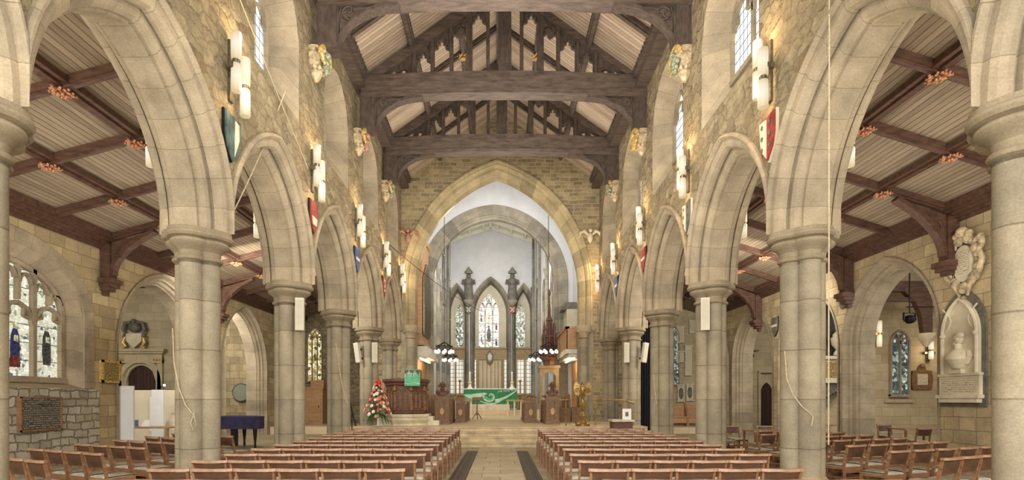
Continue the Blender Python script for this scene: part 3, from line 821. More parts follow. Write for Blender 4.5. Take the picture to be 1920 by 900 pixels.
# pale rubble below the window
mb=MB(); mb.quad([(-XA+.015,9,0),(-XA+.015,14.35,0),(-XA+.015,14.35,1.88),(-XA+.015,9,1.88)],[(9,0),(14.35,0),(14.35,1.88),(9,1.88)])
struct(mb.build('trim_rubble_patch',M['white_rubble']),'pale rubble stonework under the left aisle window')

# rooms beyond
def frontal(name,x0,x1,y,z0,z1,mat,label,holes=()):
    mb=MB(); wall_face(mb,lambda u,z:(u,y,z),x0,x1,z0,z1,list(holes)); return struct(mb.build(name,M[mat]),label)
def sidewall(name,x,y0,y1,z0,z1,mat,label):
    mb=MB(); wall_face(mb,lambda u,z:(x,u,z),y0,y1,z0,z1,[]); return struct(mb.build(name,M[mat]),label)
frontal('wall_left_chapel_east',-17.5,-XA-.0,21,0,6.4,'room','plain ashlar wall beyond the wide left arch',[archhole(-14.15,.58,.62,2.35,-1)])
sidewall('wall_left_chapel_outer',-17.5,12,27,0,6.4,'room','outer wall of the left chapel')
frontal('wall_left_recess',-14.5,-XA,26.2,0,6.4,'patch','patched stone wall behind the round plaque')
frontal('wall_left_aisle_east',-14.5,-5.5,29,0,7.6,'nave_wall','stone east end wall of the left aisle')
frontal('wall_right_chapel_east',XA,18.5,20.5,0,6.6,'room','plain stone east wall of the right chapel',[])
sidewall('wall_right_chapel_outer',18.5,10,28,0,6.6,'room','outer wall of the right chapel')
frontal('wall_right_recess',XA,15.5,27.6,0,6.6,'room','stone wall beyond the third right aisle arch')
frontal('wall_right_aisle_east',5.5,XA+.1,28.6,0,8,'room','stone east end wall of the right aisle')
mb=MB(); mb.quad([(-17.5,12,6.0),(-XA,12,6.0),(-XA,27,6.0),(-17.5,27,6.0)],[(12,-17.5),(12,-XA),(27,-XA),(27,-17.5)]); struct(mb.build('ceiling_left_chapel',M['aisle_beam']),'dark timber ceiling of the left chapel')
mb=MB(); mb.quad([(18.5,9,7.0),(XA,9,6.2),(XA,29,6.2),(18.5,29,7.0)],[(9,18.5),(9,XA),(29,XA),(29,18.5)]); struct(mb.build('ceiling_right_chapel',M['aisle_boards']),'boarded timber ceiling of the right chapel')

# ------------------------------------------------------------ floors
mb=MB(); mb.quad([(-18,-2,0),(19,-2,0),(19,30,0),(-18,30,0)],[(-18,-2),(19,-2),(19,30),(-18,30)]); struct(mb.build('floor',M['floor']),'stone floor of the nave and aisles')
mb=MB(); mb.box(-.68,.5,2,18,.0,.012); struct(mb.build('floor_centre_aisle',M['runner']),'worn paving along the centre aisle')
for x0,x1,nm in ((-1.03,-.7,'left'),(.52,.85,'right')):
    for k in range(2):
        mb=MB(); ya,yb=(3,16.8) if 0 else ((3.0,16.6)); 
    mb=MB(); mb.box(x0,x1,3,16.6,0,.016); tag(mb.build('floor_grille',M['grille']),f'long dark iron floor grille on the {nm} edge of the centre aisle','grille')
for k in range(4):
    mb=MB(); y0=18+.4*k; z=.16*(k+1)
    mb.box(-5.3,5.3,y0,24.4 if k<3 else 19.6,z-.16,z); mb.box(-5.3,5.3,y0-.03,y0+.02,z-.035,z+.002)
    if k==3:
        pass
    struct(mb.build(f'trim_chancel_step_{k+1}',M['step']),f'{ORD[k]} broad stone step up to the chancel platform')
mb=MB(); P=[(-5.3,19.45),(5.3,19.45),(5.3,41),(-5.3,41)]
mb.f([mb.v(x,y,.645) for x,y in P],P); struct(mb.build('floor_platform',M['platform']),'pale stone chancel platform floor')
# ------------------------------------------------------------ crossing and sanctuary
AY=29.0; AX=-.36; AHF,ARI,ASP=3.33,3.55,7.95
mb=MB(); wall_face(mb,lambda u,z:(u,AY,z),-5.6,5.6,.6,15.5,[archhole(AX,AHF,ARI,ASP,-1,.4)])
struct(mb.build('wall_crossing_east',M['plaster']),'smooth white wall above the second chancel arch')
mb=MB(); arch_sweep(mb,lambda u,t,z:(AX+u,AY+t,z),AHF,ARI,ASP,[(.0,.72),(-.06,.7),(-.06,.64),(-.02,.6),(-.02,.28),(.08,.22),(.14,.22),(.14,.12),(.2,.1),(.22,0),(.6,0)],20,z0=.64)
tag(mb.build('sanctuary_arch',M['grey_stone'],smooth=True,ang=25),'round-headed grey stone arch between the crossing and the sanctuary','arch')
sidewall('wall_crossing_left',-4.15,GY+.9,AY,.6,15.5,'plaster','white side wall of the crossing behind the organ case')
sidewall('wall_crossing_right',3.95,GY+.9,AY,.6,15.5,'plaster','white side wall of the crossing behind the organ gallery')
mb=MB(); mb.quad([(-5.6,GY+.9,15.2),(5.6,GY+.9,15.2),(5.6,AY,15.2),(-5.6,AY,15.2)]); struct(mb.build('ceiling_crossing',M['plaster']),'white ceiling of the crossing')
# sanctuary shell
SX0,SX1,EY=-3.85,2.35,40.0
def zs_(x): return 14.4-.33*abs(x+.7)
def slant(name,x0,x1,mat,label,holes):
    mb=MB(); f=lambda u,z:(x0+(x1-x0)*(u-AY)/(EY-AY),u,z)
    wall_face(mb,f,AY+.5,EY,.6,13.8,holes); return struct(mb.build(name,M[mat]),label)
lan=[31.6,34.4,37.2]
LH=[archhole(c,.75,1.1,8.2,4.2) for c in lan]
slant('wall_sanctuary_left',-4.0,SX0,'plaster','white left wall of the sanctuary with tall lancet recesses',LH)
slant('wall_sanctuary_right',3.3,SX1,'plaster','white right wall of the sanctuary with tall lancet recesses',LH)
for side_,x0,x1,s in (('left',-4.0,SX0,-1),('right',3.3,SX1,1)):
    for i,c in enumerate(lan):
        x=x0+(x1-x0)*(c-AY)/(EY-AY)
        mb=MB(); arch_sweep(mb,lambda u,t,z:(x+s*t,c+u,z),.75,1.1,8.2,[(-.06,.12),(-.06,0),(.45,-.15)],10,z0=4.2)
        struct(mb.build(f'trim_lancet_{side_}_{i+1}',M['grey_stone']),'stone surround of a sanctuary side lancet')
        gothic_window((x+s*.42,c,0),PI/2 if s<0 else -PI/2,.6,4.3,8.2,.9,1,'side_glass',f'{ORD[i]} tall lancet window on the {side_} side of the sanctuary',fm='plaster_cream')
    for i,c in enumerate((30.2,33,35.8,38.6)):
        x=x0+(x1-x0)*(c-AY)/(EY-AY); mb=MB()
        mb.lathe([(.24,0),(.24,.3),(.16,.4),(.13,.5),(.13,8.6),(.2,8.9),(.22,9.1)],14,(x-s*.08,c,.65)); mb.lathe([(.08,0),(.08,4.6)],10,(x-s*.1,c,9.7))
        tag(mb.build('wall_shaft',M['grey_stone'],smooth=True),f'{ORD[i]} slender grey wall shaft on the {side_} side of the sanctuary','column')
# east wall
EC=-.72
ARCS=[(EC,1.25,2.35,8.05,-.05),(-3.2,.62,1.75,8.1,0),(1.72,.62,1.75,8.1,0)]
mb=MB(); wall_face(mb,lambda u,z:(u,39.4,z),-3.95,2.5,.6,zs_,[archhole(c,h,r,z,-1,.1) for c,h,r,z,_ in ARCS])
struct(mb.build('wall_sanctuary_east',M['plaster']),'white east wall of the sanctuary above three pointed arches')
mb=MB(); wall_face(mb,lambda u,z:(u,40.3,z),-4.3,2.9,.6,13,[archhole(-.86,.84,1.75,8.0,5.5),archhole(-3.08,.36,.9,8.0,5.5),archhole(1.5,.42,.9,8.0,5.5)])
struct(mb.build('wall_window_east',M['plaster_cream']),'cream wall around the east windows')
for (c,h,r,z,_),nm in zip(ARCS,('central','left','right')):
    mb=MB(); arch_sweep(mb,lambda u,t,zz:(c+u,39.4+t,zz),h,r,z,[(-.1,.26),(-.14,.2),(-.1,.12),(-.02,.1),(.05,.03),(.12,0),(.5,-.04),(.9,-.08)],12,z0=.7)
    tag(mb.build('recess_arch',M['grey_stone'],smooth=True,ang=25),f'tall {nm} pointed grey stone arch framing an east window','arch')
E=gothic_window((-.86,40.3,0),0,.84,5.5,8.0,1.75,3,'east_glass','three-light stained glass east window above the altar',fm='plaster_cream',bw=.09,heads=8.6,inter=True,depth=.16)
mb=MB()
for k in range(6): mb.box(-.84,.84,-.03,.03,5.5+.62*k-.02,5.5+.62*k+.02)
ring=[(.22*math.cos(a),-.04,9.25+.22*math.sin(a)) for a in [2*PI*k/16 for k in range(17)]]; mb.tube(ring,.035,6)
mb.build('tracery',M['plaster_cream'],E,world=False)
figure(E,0,6.0,1.35,'fig_dark','fig_red'); figure(E,-.56,6.0,.5,'fig_blue','fig_pale'); figure(E,.56,6.9,.7,'fig_red','fig_pale'); figure(E,-.56,7.5,.6,'fig_red','fig_pale'); figure(E,.56,5.7,.7,'fig_blue','fig_pale')
mb=MB(); mb.box(-.38,.38,0,.02,7.76,7.82); mb.box(-.04,.04,0,.02,7.2,8.2); mb.build('glass_cross',M['gold'],E,world=False)
gothic_window((-3.08,40.3,0),0,.36,5.5,8.0,.9,1,'side_glass','left side lancet in the east wall of the sanctuary',fm='plaster_cream')
gothic_window((1.5,40.3,0),0,.42,5.5,8.0,.9,1,'side_glass','right side lancet in the east wall of the sanctuary',fm='plaster_cream')
# statues on the piers
def statue(name,label,loc,h,mat):
    t=thing(name,label,'statue',loc)
    mb=MB(); mb.lathe([(.05,0),(.14,.12),(.24,.3),(.24,.4),(.2,.42)],12,(0,0,-.42)); mb.build('corbel',M['grey_stone'],t,world=False,smooth=True)
    mb=MB(); k=h/1.7
    mb.lathe([(.19*k,0),(.2*k,.3*k),(.17*k,.8*k),(.18*k,1.15*k),(.19*k,1.32*k),(.1*k,1.42*k),(.06*k,1.47*k)],14,sy=.7)
    mb.ball((0,0,1.57*k),.115*k,12,(.85,.9,1.15))
    for s in (-1,1): mb.tube([(s*.2*k,0,1.3*k),(s*.24*k,-.06*k,1.05*k),(s*.06*k,-.2*k,1.0*k)],[.07*k,.065*k,.045*k],8)
    mb.build('robed_figure',M[mat],t,world=False,smooth=True)
    mb=MB(); mb.lathe([(.16*k,0),(.19*k,.06*k),(.15*k,.16*k),(.09*k,.24*k),(.03*k,.42*k)],6,(0,.06,1.72*k)); mb.build('canopy',M['grey_stone'],t,world=False)
    return t
for x,nm,m in ((-2.32,'left','slate'),(.88,'right','red')):
    statue('saint_statue',f'grey stone saint under a canopy to the {nm} of the east window',(x,39.15,8.95),1.75,'slate').scale=(1.7,1.2,1.1)
    mb=MB(); mb.prism([(-.22,.25),(.22,.25),(.22,-.02),(0,-.3),(-.22,-.02)],-.04,.04,lambda a,b,c:(x+a,39.1+c,8.2+b))
    t=thing('heraldic_shield',f'small {"red" if m=="red" else "dark"} shield below the {nm} statue beside the east window','shield',(x,39.1,8.2)); mb.build('field',M[m],t)
    mb=MB(); 
    for s in (-1,1): mb.bar((x-.14*s,39.04,8.05),(x+.14*s,39.04,8.38),.05,.03,up=(0,1,0))
    mb.build('cross_charge',M['marble'],t)
# sanctuary ceiling
mb=MB(); mb.quad([(-4.3,AY+.4,zs_(-4.3)),(-.7,AY+.4,14.4),(-.7,40.2,14.4),(-4.3,40.2,zs_(-4.3))]); mb.quad([(-.7,AY+.4,14.4),(3.4,AY+.4,zs_(3.4)),(3.4,40.2,zs_(3.4)),(-.7,40.2,14.4)])
struct(mb.build('ceiling_sanctuary',M['plaster_cream']),'low pitched cream sanctuary ceiling')
for i,y in enumerate((31.5,33.6,35.7,37.6,39.2)):
    mb=MB()
    for s in (-1,1): mb.bar((-.7,y,14.3),(-.7+s*3.6,y,14.3-.33*3.6),.22,.3)
    o=mb.build('ceiling_rib',M['offwhite'])
    tag(o,f'{ORD[i]} pale roof rib of the sanctuary from the crossing','beam')
for k,x in enumerate((-3.2,-2.2,-1.2,-.7,-.2,.8,1.8)):
    mb=MB(); mb.bar((x,AY+.6,zs_(x)-.1),(x,39.4,zs_(x)-.1),.14,.2); tag(mb.build('ceiling_joist',M['offwhite']),f'{ORD[k]} lengthwise pale joist from the left in the sanctuary ceiling','beam')
# sanctuary steps
for k in range(2):
    mb=MB(); mb.box(-3.95+.02,2.9-.2*k-.1,32+.5*k,41,.64,.64+.17*(k+1)); struct(mb.build(f'trim_sanctuary_step_{k+1}',M['platform']),f'{ORD[k]} pale stone sanctuary step')
# screen
t=thing('oak_screen','oak panelled screen with glazed bays across the sanctuary beneath the east window','screen',(-.7,40,.97))
mb=MB(); mb.box(-4.0,2.5,39.95,40.05,4.75,5.45); mb.box(-4.0,2.5,39.85,40.08,5.42,5.56); mb.box(-4.0,2.5,39.85,40.08,4.62,4.76)
for k in range(28): x=-4.0+6.5*k/27; mb.box(x-.02,x+.02,39.9,39.96,4.76,5.42)
mb.build('upper_panel',M['screen_wood'],t)
mb=MB(); mb.box(-4.0,2.5,39.95,40.05,.97,2.0); mb.box(-4.0,2.5,39.88,40.05,1.98,2.06)
for k in range(28): x=-4.0+6.5*k/27; mb.box(x-.02,x+.02,39.9,39.96,.97,2.0)
mb.build('lower_panel',M['screen_wood'],t)
xs=[-4.0,-3.35,-2.7,-2.35,-1.75,-1.62,0.1,.25,.85,1.2,1.85,2.5]
for x in xs:
    mb=MB(); mb.box(x-.06,x+.06,39.86,40.06,2.0,4.7); mb.build('post',M['screen_wood'],t)
for a,b in ((-4.0,-3.35),(-3.35,-2.7),(-2.35,-1.75),(.25,.85),(1.2,1.85),(1.85,2.5)):
    mb=MB(); mb.quad([(a,40,2.06),(b,40,2.06),(b,40,4.62),(a,40,4.62)],[(a,2.06),(b,2.06),(b,4.62),(a,4.62)]); mb.build('glazed_bay',M['screen_glass'],t)
mb=MB()
n=40; mb.grid([[(-1.56+1.6*i/n,39.98+.04*math.sin(i*1.7),z) for i in range(n+1)] for z in (.98,4.62)],uv=lambda i,j:(j*.04,i)); 
o=mb.build('hanging',M['cream_panel'],None); tag(o,'pleated cream hanging in the middle bay of the oak screen','curtain')
for k,x in enumerate((-1.3,-1.0,-.7,-.4,-.15)):
    mb=MB(); mb.box(x-.035,x+.035,39.86,39.92,2.06,4.62); mb.build('mullion',M['screen_wood'],t)
# crest on screen
t=thing('carved_crest','small carved crest in a pointed frame on the oak screen','crest',(-.78,39.75,4.85))
mb=MB(); mb.prism([(-.28,.1),(0,.55),(.28,.1),(.24,-.35),(0,-.6),(-.24,-.35)],-.04,.04,lambda a,b,c:(a,c,b)); mb.build('frame',M['slate'],t,world=False)
mb=MB(); mb.prism([(-.16,.05),(0,.3),(.16,.05),(.14,-.2),(0,-.38),(-.14,-.2)],-.08,-.04,lambda a,b,c:(a,c,b)); mb.build('shield',M['marble'],t,world=False)

# high altar behind
t=thing('high_altar','small far altar with a blue and white front before the oak screen','altar',(-.72,38.6,.97))
mb=MB(); mb.box(-1.4,-.04,38.3,38.9,.98,2.0); mb.build('frontal',M['blue_cloth'],t)
mb=MB(); mb.box(-1.45,.0,38.25,38.95,2.0,2.08)
for k in range(8): mb.box(-1.38+.17*k,-1.28+.17*k,38.27,38.3,1.5,2.0)
mb.build('cloth',M['white'],t)
# nave altar
AC=-.62
t=thing('altar','long altar draped in a green frontal with pale swirling waves','altar',(AC,33.3,.98))
mb=MB(); mb.box(AC-1.2,AC+1.2,32.75,34.0,.98,1.34); mb.build('plinth',M['marble'],t)
mb=MB(); mb.box(AC-1.65,AC+1.65,32.85,33.9,1.32,2.26); mb.build('frontal',M['green'],t)
mb=MB(); mb.box(AC-1.68,AC+1.68,32.84,33.92,2.26,2.31); mb.build('altar_cloth',M['white'],t)
fy=32.83
def ribbon(mb,pts,ws):
    L=[]; 
    for i,(x,z) in enumerate(pts):
        a=pts[max(0,i-1)]; b=pts[min(len(pts)-1,i+1)]; d=math.hypot(b[0]-a[0],b[1]-a[1]) or 1
        nx,nz=-(b[1]-a[1])/d,(b[0]-a[0])/d; w=ws[i] if isinstance(ws,list) else ws
        L.append(((x+nx*w/2,fy_[0],z+nz*w/2),(x-nx*w/2,fy_[0],z-nz*w/2)))
    mb.grid([[p[0] for p in L],[p[1] for p in L]])
fy_=[fy]
mb=MB()
ribbon(mb,[(AC-1.65+1.45*i/12, 1.92-.10*math.sin(i/12*PI*1.3)+.0*i) for i in range(13)],[.06+.26*math.sin(PI*i/12) for i in range(13)])
sp=[(AC-.0+(.42-.030*i)*math.cos(PI+.5*i),1.83+(.40-.028*i)*math.sin(PI+.5*i)) for i in range(14)]
ribbon(mb,sp,[.14-.007*i for i in range(14)])
fy_[0]=fy-.004
ribbon(mb,[(AC-.75+1.55*i/12,1.62-.26*math.sin(PI*i/12)) for i in range(13)],[.03+.06*math.sin(PI*i/12) for i in range(13)])
ribbon(mb,[(AC+.3+1.3*i/12,1.55+.62*(i/12)**1.0-.1*math.sin(PI*i/12)) for i in range(13)],[.2-.012*i for i in range(13)])
for k in range(4):
    ribbon(mb,[(AC+.75+.2*k+.32*math.cos(a),2.0+.03*k+.17*math.sin(a)) for a in [PI*.9-.28*i for i in range(9)]],.035)
mb.build('wave_pattern',M['pale_green'],t)
fy_[0]=fy-.002
mb=MB(); ribbon(mb,[(AC-1.6+1.3*i/10,1.72-.1*math.sin(i/10*PI)) for i in range(11)],.09); ribbon(mb,[(AC+.0+(.26-.018*i)*math.cos(PI+.5*i),1.83+(.24-.017*i)*math.sin(PI+.5*i)) for i in range(13)],.1); mb.build('second_wave_pattern',M['mid_green'],t)
for x,nm in ((AC-1.27,'left'),(AC+1.35,'right')):
    t=thing('altar_candle',f'white candle in a pale holder on the {nm} end of the altar','candle',(x,33.2,2.31))
    mb=MB(); mb.lathe([(.19,0),(.17,.05),(.1,.12),(.07,.3),(.13,.38),(.05,.44),(.09,.5)],14); mb.build('candlestick',M['cream_panel'],t,world=False,smooth=True)
    mb=MB(); mb.lathe([(.045,.5),(.045,.95)],10); cd=mb.build('candle',M['white'],t,world=False,smooth=True)
    mb=MB(); mb.ball((0,0,1.0),.03,8,(.7,.7,1.6)); mb.build('flame',M['tube_hot'],cd,world=False,smooth=True)
for x,nm in ((-2.6,'left'),(1.28,'right')):
    t=thing('standard_candlestick',f'tall brass standing candlestick to the {nm} of the altar','candlestick',(x,34.3,.98))
    mb=MB(); mb.lathe([(.22,0),(.2,.05),(.06,.12),(.05,.9),(.08,.95),(.05,1.0),(.045,1.75),(.09,1.8),(.1,1.9)],12); mb.build('stem',M['brass'],t,world=False,smooth=True)
    mb=MB(); mb.lathe([(.05,1.88),(.05,2.15)],10); mb.build('candle',M['white'],t,world=False,smooth=True)
# communion rails
for x0,x1,nm in ((-2.75,-1.65,'left'),(.35,1.75,'right')):
    t=thing('communion_rail',f'pale wooden communion rail to the {nm} of the sanctuary step','rail',((x0+x1)/2,31.9,.64))
    mb=MB(); mb.box(x0,x1,31.82,31.96,1.52,1.62); mb.build('top_rail',M['light_wood'],t)
    n=4
    for k in range(n):
        x=x0+.1+(x1-x0-.2)*k/(n-1); mb=MB(); mb.box(x-.05,x+.05,31.85,31.93,.65,1.52); mb.build('post',M['cream_panel'],t)
# music stand
t=thing('lectern_stand','slender dark wooden reading stand on three splayed feet before the altar','stand',(-1.13,26,.65))
mb=MB(); mb.lathe([(.03,.25),(.025,.95)],10); mb.build('stem',M['pew'],t,world=False,smooth=True)
for k in range(3):
    a=2*PI*k/3+PI/2; mb=MB(); mb.tube([(0,0,.34),(.14*math.cos(a),.14*math.sin(a),.2),(.27*math.cos(a),.27*math.sin(a),.02)],[.03,.028,.02],8); mb.build('foot',M['pew'],t,world=False,smooth=True)
mb=MB(); mb.bar((-.24,-.0,1.0),(.24,0,1.0),.3,.03,up=(0,-.5,.85)); mb.build('desk',M['pew'],t,world=False)

# ------------------------------------------------------------ chandeliers
def chandelier(label,loc,ztop):
    t=thing('chandelier',label,'chandelier',loc)
    mb=MB(); n=8
    for z,r in ((0.10,.40),(-.06,.42)):
        mb.tube([(r*math.cos(2*PI*k/24),r*math.sin(2*PI*k/24),z) for k in range(25)],.025,6)
    for k in range(n):
        a=2*PI*k/n; mb.bar((0,0,.34),(.4*math.cos(a),.4*math.sin(a),.1),.025); mb.bar((.4*math.cos(a),.4*math.sin(a),.16),(.42*math.cos(a),.42*math.sin(a),-.1),.03)
    mb.build('ring',M['iron'],t,world=False)
    for k in range(n):
        a=2*PI*k/n+.2; mb=MB(); mb.lathe([(.04,0),(.065,-.04),(.075,-.11),(.055,-.16)],10,(.42*math.cos(a),.42*math.sin(a),-.06)); mb.build('lamp_shade',M['tube_hot'],t,world=False,smooth=True)
    mb=MB(); mb.lathe([(.014,.3),(.014,ztop-loc[2])],6)
    hr=mb.build('hanging_rod',M['iron'],t,world=False)
    mb=MB()
    for z in (.3,2.2,4.0): mb.ball((0,0,z+.0),.07,8)
    mb.build('rod_ball',M['metal'],t,world=False,smooth=True) if False else None
    for z in (2.2,4.6):
        mb=MB(); mb.ball((0,0,z),.07,8); mb.build('rod_ball',M['metal'],hr,world=False,smooth=True)
chandelier('ring chandelier of small lit shades, left and nearer the nave',(-2.78,26.5,4.15),15)
chandelier('ring chandelier of small lit shades, left and nearer the altar',(-2.96,31.5,4.1),13.5)
chandelier('ring chandelier of small lit shades, right and nearer the nave',(2.4,26.5,4.15),15)
chandelier('ring chandelier of small lit shades, right and nearer the altar',(2.1,31.2,4.1),13.3)

# ------------------------------------------------------------ organ case and galleries
t=thing('organ_case','tall wooden organ case high on the left wall of the crossing','organ',(-3.95,26,4.3))
mb=MB(); mb.box(-4.12,-3.72,25.3,27.6,4.35,9.4); mb.box(-4.12,-3.62,25.2,27.7,4.2,4.4); mb.box(-4.12,-3.64,25.2,27.7,9.3,9.5); mb.build('case',M['light_wood'],t)
for k in range(9):
    mb=MB(); y=25.5+.24*k; mb.lathe([(.05,0),(.09,.3),(.09,3.6-.2*abs(k-4))],10,(-3.66,y,4.7)); mb.build('pipe',M['metal'],t,smooth=True)
t=thing('organ_gallery','white shelf gallery below the organ case with a lit soffit','gallery',(-3.8,27,3.5))
mb=MB(); mb.box(-4.14,-3.35,25.1,28.9,3.62,3.8); mb.box(-4.14,-3.45,25.2,28.8,3.8,4.15); mb.build('slab',M['offwhite'],t)
mb=MB(); mb.box(-3.85,-3.75,25.4,28.7,3.57,3.61); mb.build('strip_light',M['tube_hot'],t)
t=thing('singers_gallery','wooden fronted gallery on a pale slab above the right choir stalls','gallery',(3.5,27,3.5))
mb=MB(); mb.box(3.2,3.93,25.05,28.9,3.62,3.78); mb.box(3.05,3.93,24.95,28.9,3.78,3.98); mb.build('slab',M['offwhite'],t)
mb=MB(); mb.box(3.12,3.93,25.02,25.1,4.0,5.0); mb.box(3.12,3.2,25.02,28.8,4.0,5.0); mb.box(3.06,3.93,24.98,25.14,4.95,5.05); mb.box(3.06,3.24,24.98,28.85,4.95,5.05)
for k in range(8): mb.box(3.09,3.13,25.1+.52*k,25.17+.52*k,4.0,4.97)
for k in range(3): mb.box(3.15+.36*k,3.2+.36*k,25.0,25.03,4.0,4.97)
mb.build('panelled_front',M['light_wood'],t)
mb=MB(); mb.box(3.45,3.55,25.3,28.5,3.57,3.61); mb.build('strip_light',M['tube_hot'],t)
t=thing('lantern_housing','small stone housing with a grey pitched cap on the right gallery','housing',(3.6,27,5))
mb=MB(); mb.box(3.3,3.93,26.4,27.8,5.0,6.1); mb.build('body',M['plaster_cream'],t)
mb=MB(); mb.lathe([(.72,0),(.5,.35),(.42,.36),(.42,.42)],4,(3.55,27.1,6.1),ph=PI/4); mb.build('cap',M['slate'],t)
# oak lining under the right gallery
mb=MB(); 
for k in range(10): mb.box(3.86,3.93,25.1+.38*k,25.45+.38*k,.66,3.55)
tag(mb.build('oak_wainscot',M['light_wood']),'pale oak wall panelling lit from above beneath the right gallery','panelling')
mb=MB()
for k in range(10): mb.box(-4.12,-4.06,25.1+.38*k,25.45+.38*k,.66,3.55)
tag(mb.build('oak_wainscot',M['light_wood']),'pale oak wall panelling beneath the organ gallery on the left','panelling')
# throne with spire
t=thing('bishops_throne','carved stone and oak throne arch crowned by a tall dark openwork spire','throne',(2.45,28,.65))
cx,cy=2.55,27.8
mb=MB()
for x in (cx-.42,cx+.42): mb.box(x-.08,x+.08,cy-.1,cy+.1,.65,2.7)
ap=arc_pts(.34,.36,0,8); poly=[(-.5,2.7),(-.34,2.7)]+[(x,2.7+z) for x,z in ap]+[(.34,2.7),(.5,2.7),(.5,3.25),(-.5,3.25)]
mb.prism(poly,cy-.1,cy+.1,lambda a,b,c:(cx+a,c,b)); mb.box(cx-.56,cx+.56,cy-.16,cy+.3,3.25,3.4); mb.build('arch_frame',M['screen_wood'],t)
mb=MB(); mb.lathe([(.3,3.4),(.34,3.6),(.42,3.7),(.42,3.8),(.36,3.85)],8,(cx,cy,0)); mb.build('canopy_base',M['pulpit'],t)
mb=MB()
mb.lathe([(.26,3.85),(.26,4.8),(.3,4.85),(.17,5.0),(.15,5.7),(.18,5.75),(.08,6.0),(.03,7.0),(.06,7.05),(.09,7.15),(.05,7.3),(.0,7.4)],8,(cx,cy,0))
mb.build('spire',M['pulpit'],t)
for k in range(8):
    a=2*PI*k/8; mb=MB(); x,y=cx+.36*math.cos(a),cy+.36*math.sin(a)
    mb.lathe([(.05,3.85),(.05,4.7+.5*(k%2)),(.07,4.72+.5*(k%2)),(.0,5.15+.6*(k%2))],6,(x,y,0)); mb.build('pinnacle',M['pulpit'],t)

# ------------------------------------------------------------ choir stalls
def stall(label,loc,w,d,h,finial,mat='pew',sg=1):
    t=thing('choir_stall',label,'choir stall',loc)
    mb=MB(); mb.box(-w/2-.04,w/2+.04,-.05,d,0,.1); mb.box(-w/2,w/2,0,.07,.1,h)
    mb.box(-w/2-.03,w/2+.03,-.03,.09,h-.04,h+.03)
    for k in range(3):
        x=-w/2+w*(k+.5)/3; hw=w/6-.02
        mb.box(x-hw-.01,x-hw+.01,-.03,0,.18,h*.75); mb.box(x+hw-.01,x+hw+.01,-.03,0,.18,h*.75)
        a=[(x+px,-.015,h*.75+pz) for px,pz in arc_pts(hw,hw*1.5,0,5)]
        for p,q in zip(a,a[1:]): mb.bar(p,q,.02,.03,up=(0,1,0))
    mb.build('carved_end',M[mat],t,world=False)
    mb=MB(); mb.box(-w/2+.03,w/2-.03,.07,d-.02,.1,h-.25)
    n=max(2,int(d/.35))
    for k in range(n+1):
        y=.07+(d-.1)*k/n
        for sx in (-1,1): mb.box(sx*(w/2-.03),sx*(w/2+.01),y-.03,y+.03,.1,h-.2)
    mb.build('front_panel',M[mat],t,world=False)
    mb=MB(); mb.bar((0,.05,h-.1),(0,d,h-.1),w*.95,.04,up=(.35,0,1)); mb.build('book_desk',M[mat],t,world=False)
    mb=MB(); mb.ball((0,.09,h*.45),.0001,4) if False else None
    mb=MB(); mb.prism([(-.07,-.1),(0,-.16),(.07,-.1),(.09,.05),(0,.14),(-.09,.05)],-.05,-.02,lambda a,b,c:(a,c,h*.45+b)); mb.build('carved_badge',M['light_wood'],t,world=False)
    if finial:
        mb=MB(); mb.lathe([(w*.45,0),(w*.42,.08),(w*.25,.14),(.08,.18),(.1,.24),(.05,.3),(.11,.38),(.12,.44),(.03,.52)],10,(0,.1,h)); 
        for s in (-1,1): mb.ball((s*w*.33,.08,h+.12),.08,8); mb.ball((s*.1,.08,h+.36),.06,8)
        mb.build('poppyhead',M['pulpit'],t,world=False,smooth=True)
    else:
        mb=MB(); mb.tube([(-w*.48,.04,h+.04),(-w*.3,.04,h+.13),(0,.04,h+.17),(w*.3,.04,h+.13),(w*.48,.04,h+.04)],.06,8); mb.build('rounded_top',M[mat],t,world=False,smooth=True)
    return t
stall('tall carved oak stall end with poppyhead on the left, beside the pulpit',(-2.28,20.9,.65),.56,2.6,1.15,True)
stall('low oak choir desk on the left of the chancel, nearest the altar steps',(-1.68,22.4,.65),.38,3.2,1.0,False)
stall('low oak choir desk on the right of the chancel, nearest the centre',(1.28,22.4,.65),.5,3.2,1.0,False)
stall('tall carved oak stall end with poppyhead on the right',(2.05,20.9,.65),.5,2.6,1.15,True)
for i,(x,y) in enumerate(((-2.95,23.5),(-2.95,24.6),(-2.95,25.7),(2.75,23.3),(2.75,24.4),(2.75,25.5),(3.35,23.3),(3.35,24.4))):
    t=thing('carved_armchair',f'carved oak armchair with arched back, {ORD[i if i<3 else i-3]} on the {"left" if x<0 else "right"} side of the chancel','seat',(x,y,.65))
    s=1 if x<0 else -1
    mb=MB(); mb.prism([(-.3,0),(.3,0),(.3,.95),(.15,1.1),(0,1.22),(-.15,1.1),(-.3,.95)],-.04,.04,lambda a,b,c:(-s*.25+c,a,b)); mb.build('backrest',M['pew'],t,world=False)
    mb=MB(); mb.box(-.25,.25,-.28,.28,.38,.45); mb.build('seat',M['pew'],t,world=False)
    for q in (-1,1):
        mb=MB(); mb.box(-.28,.28,q*.3-.03,q*.3+.03,0,.62); mb.build('side_panel',M['pew'],t,world=False)

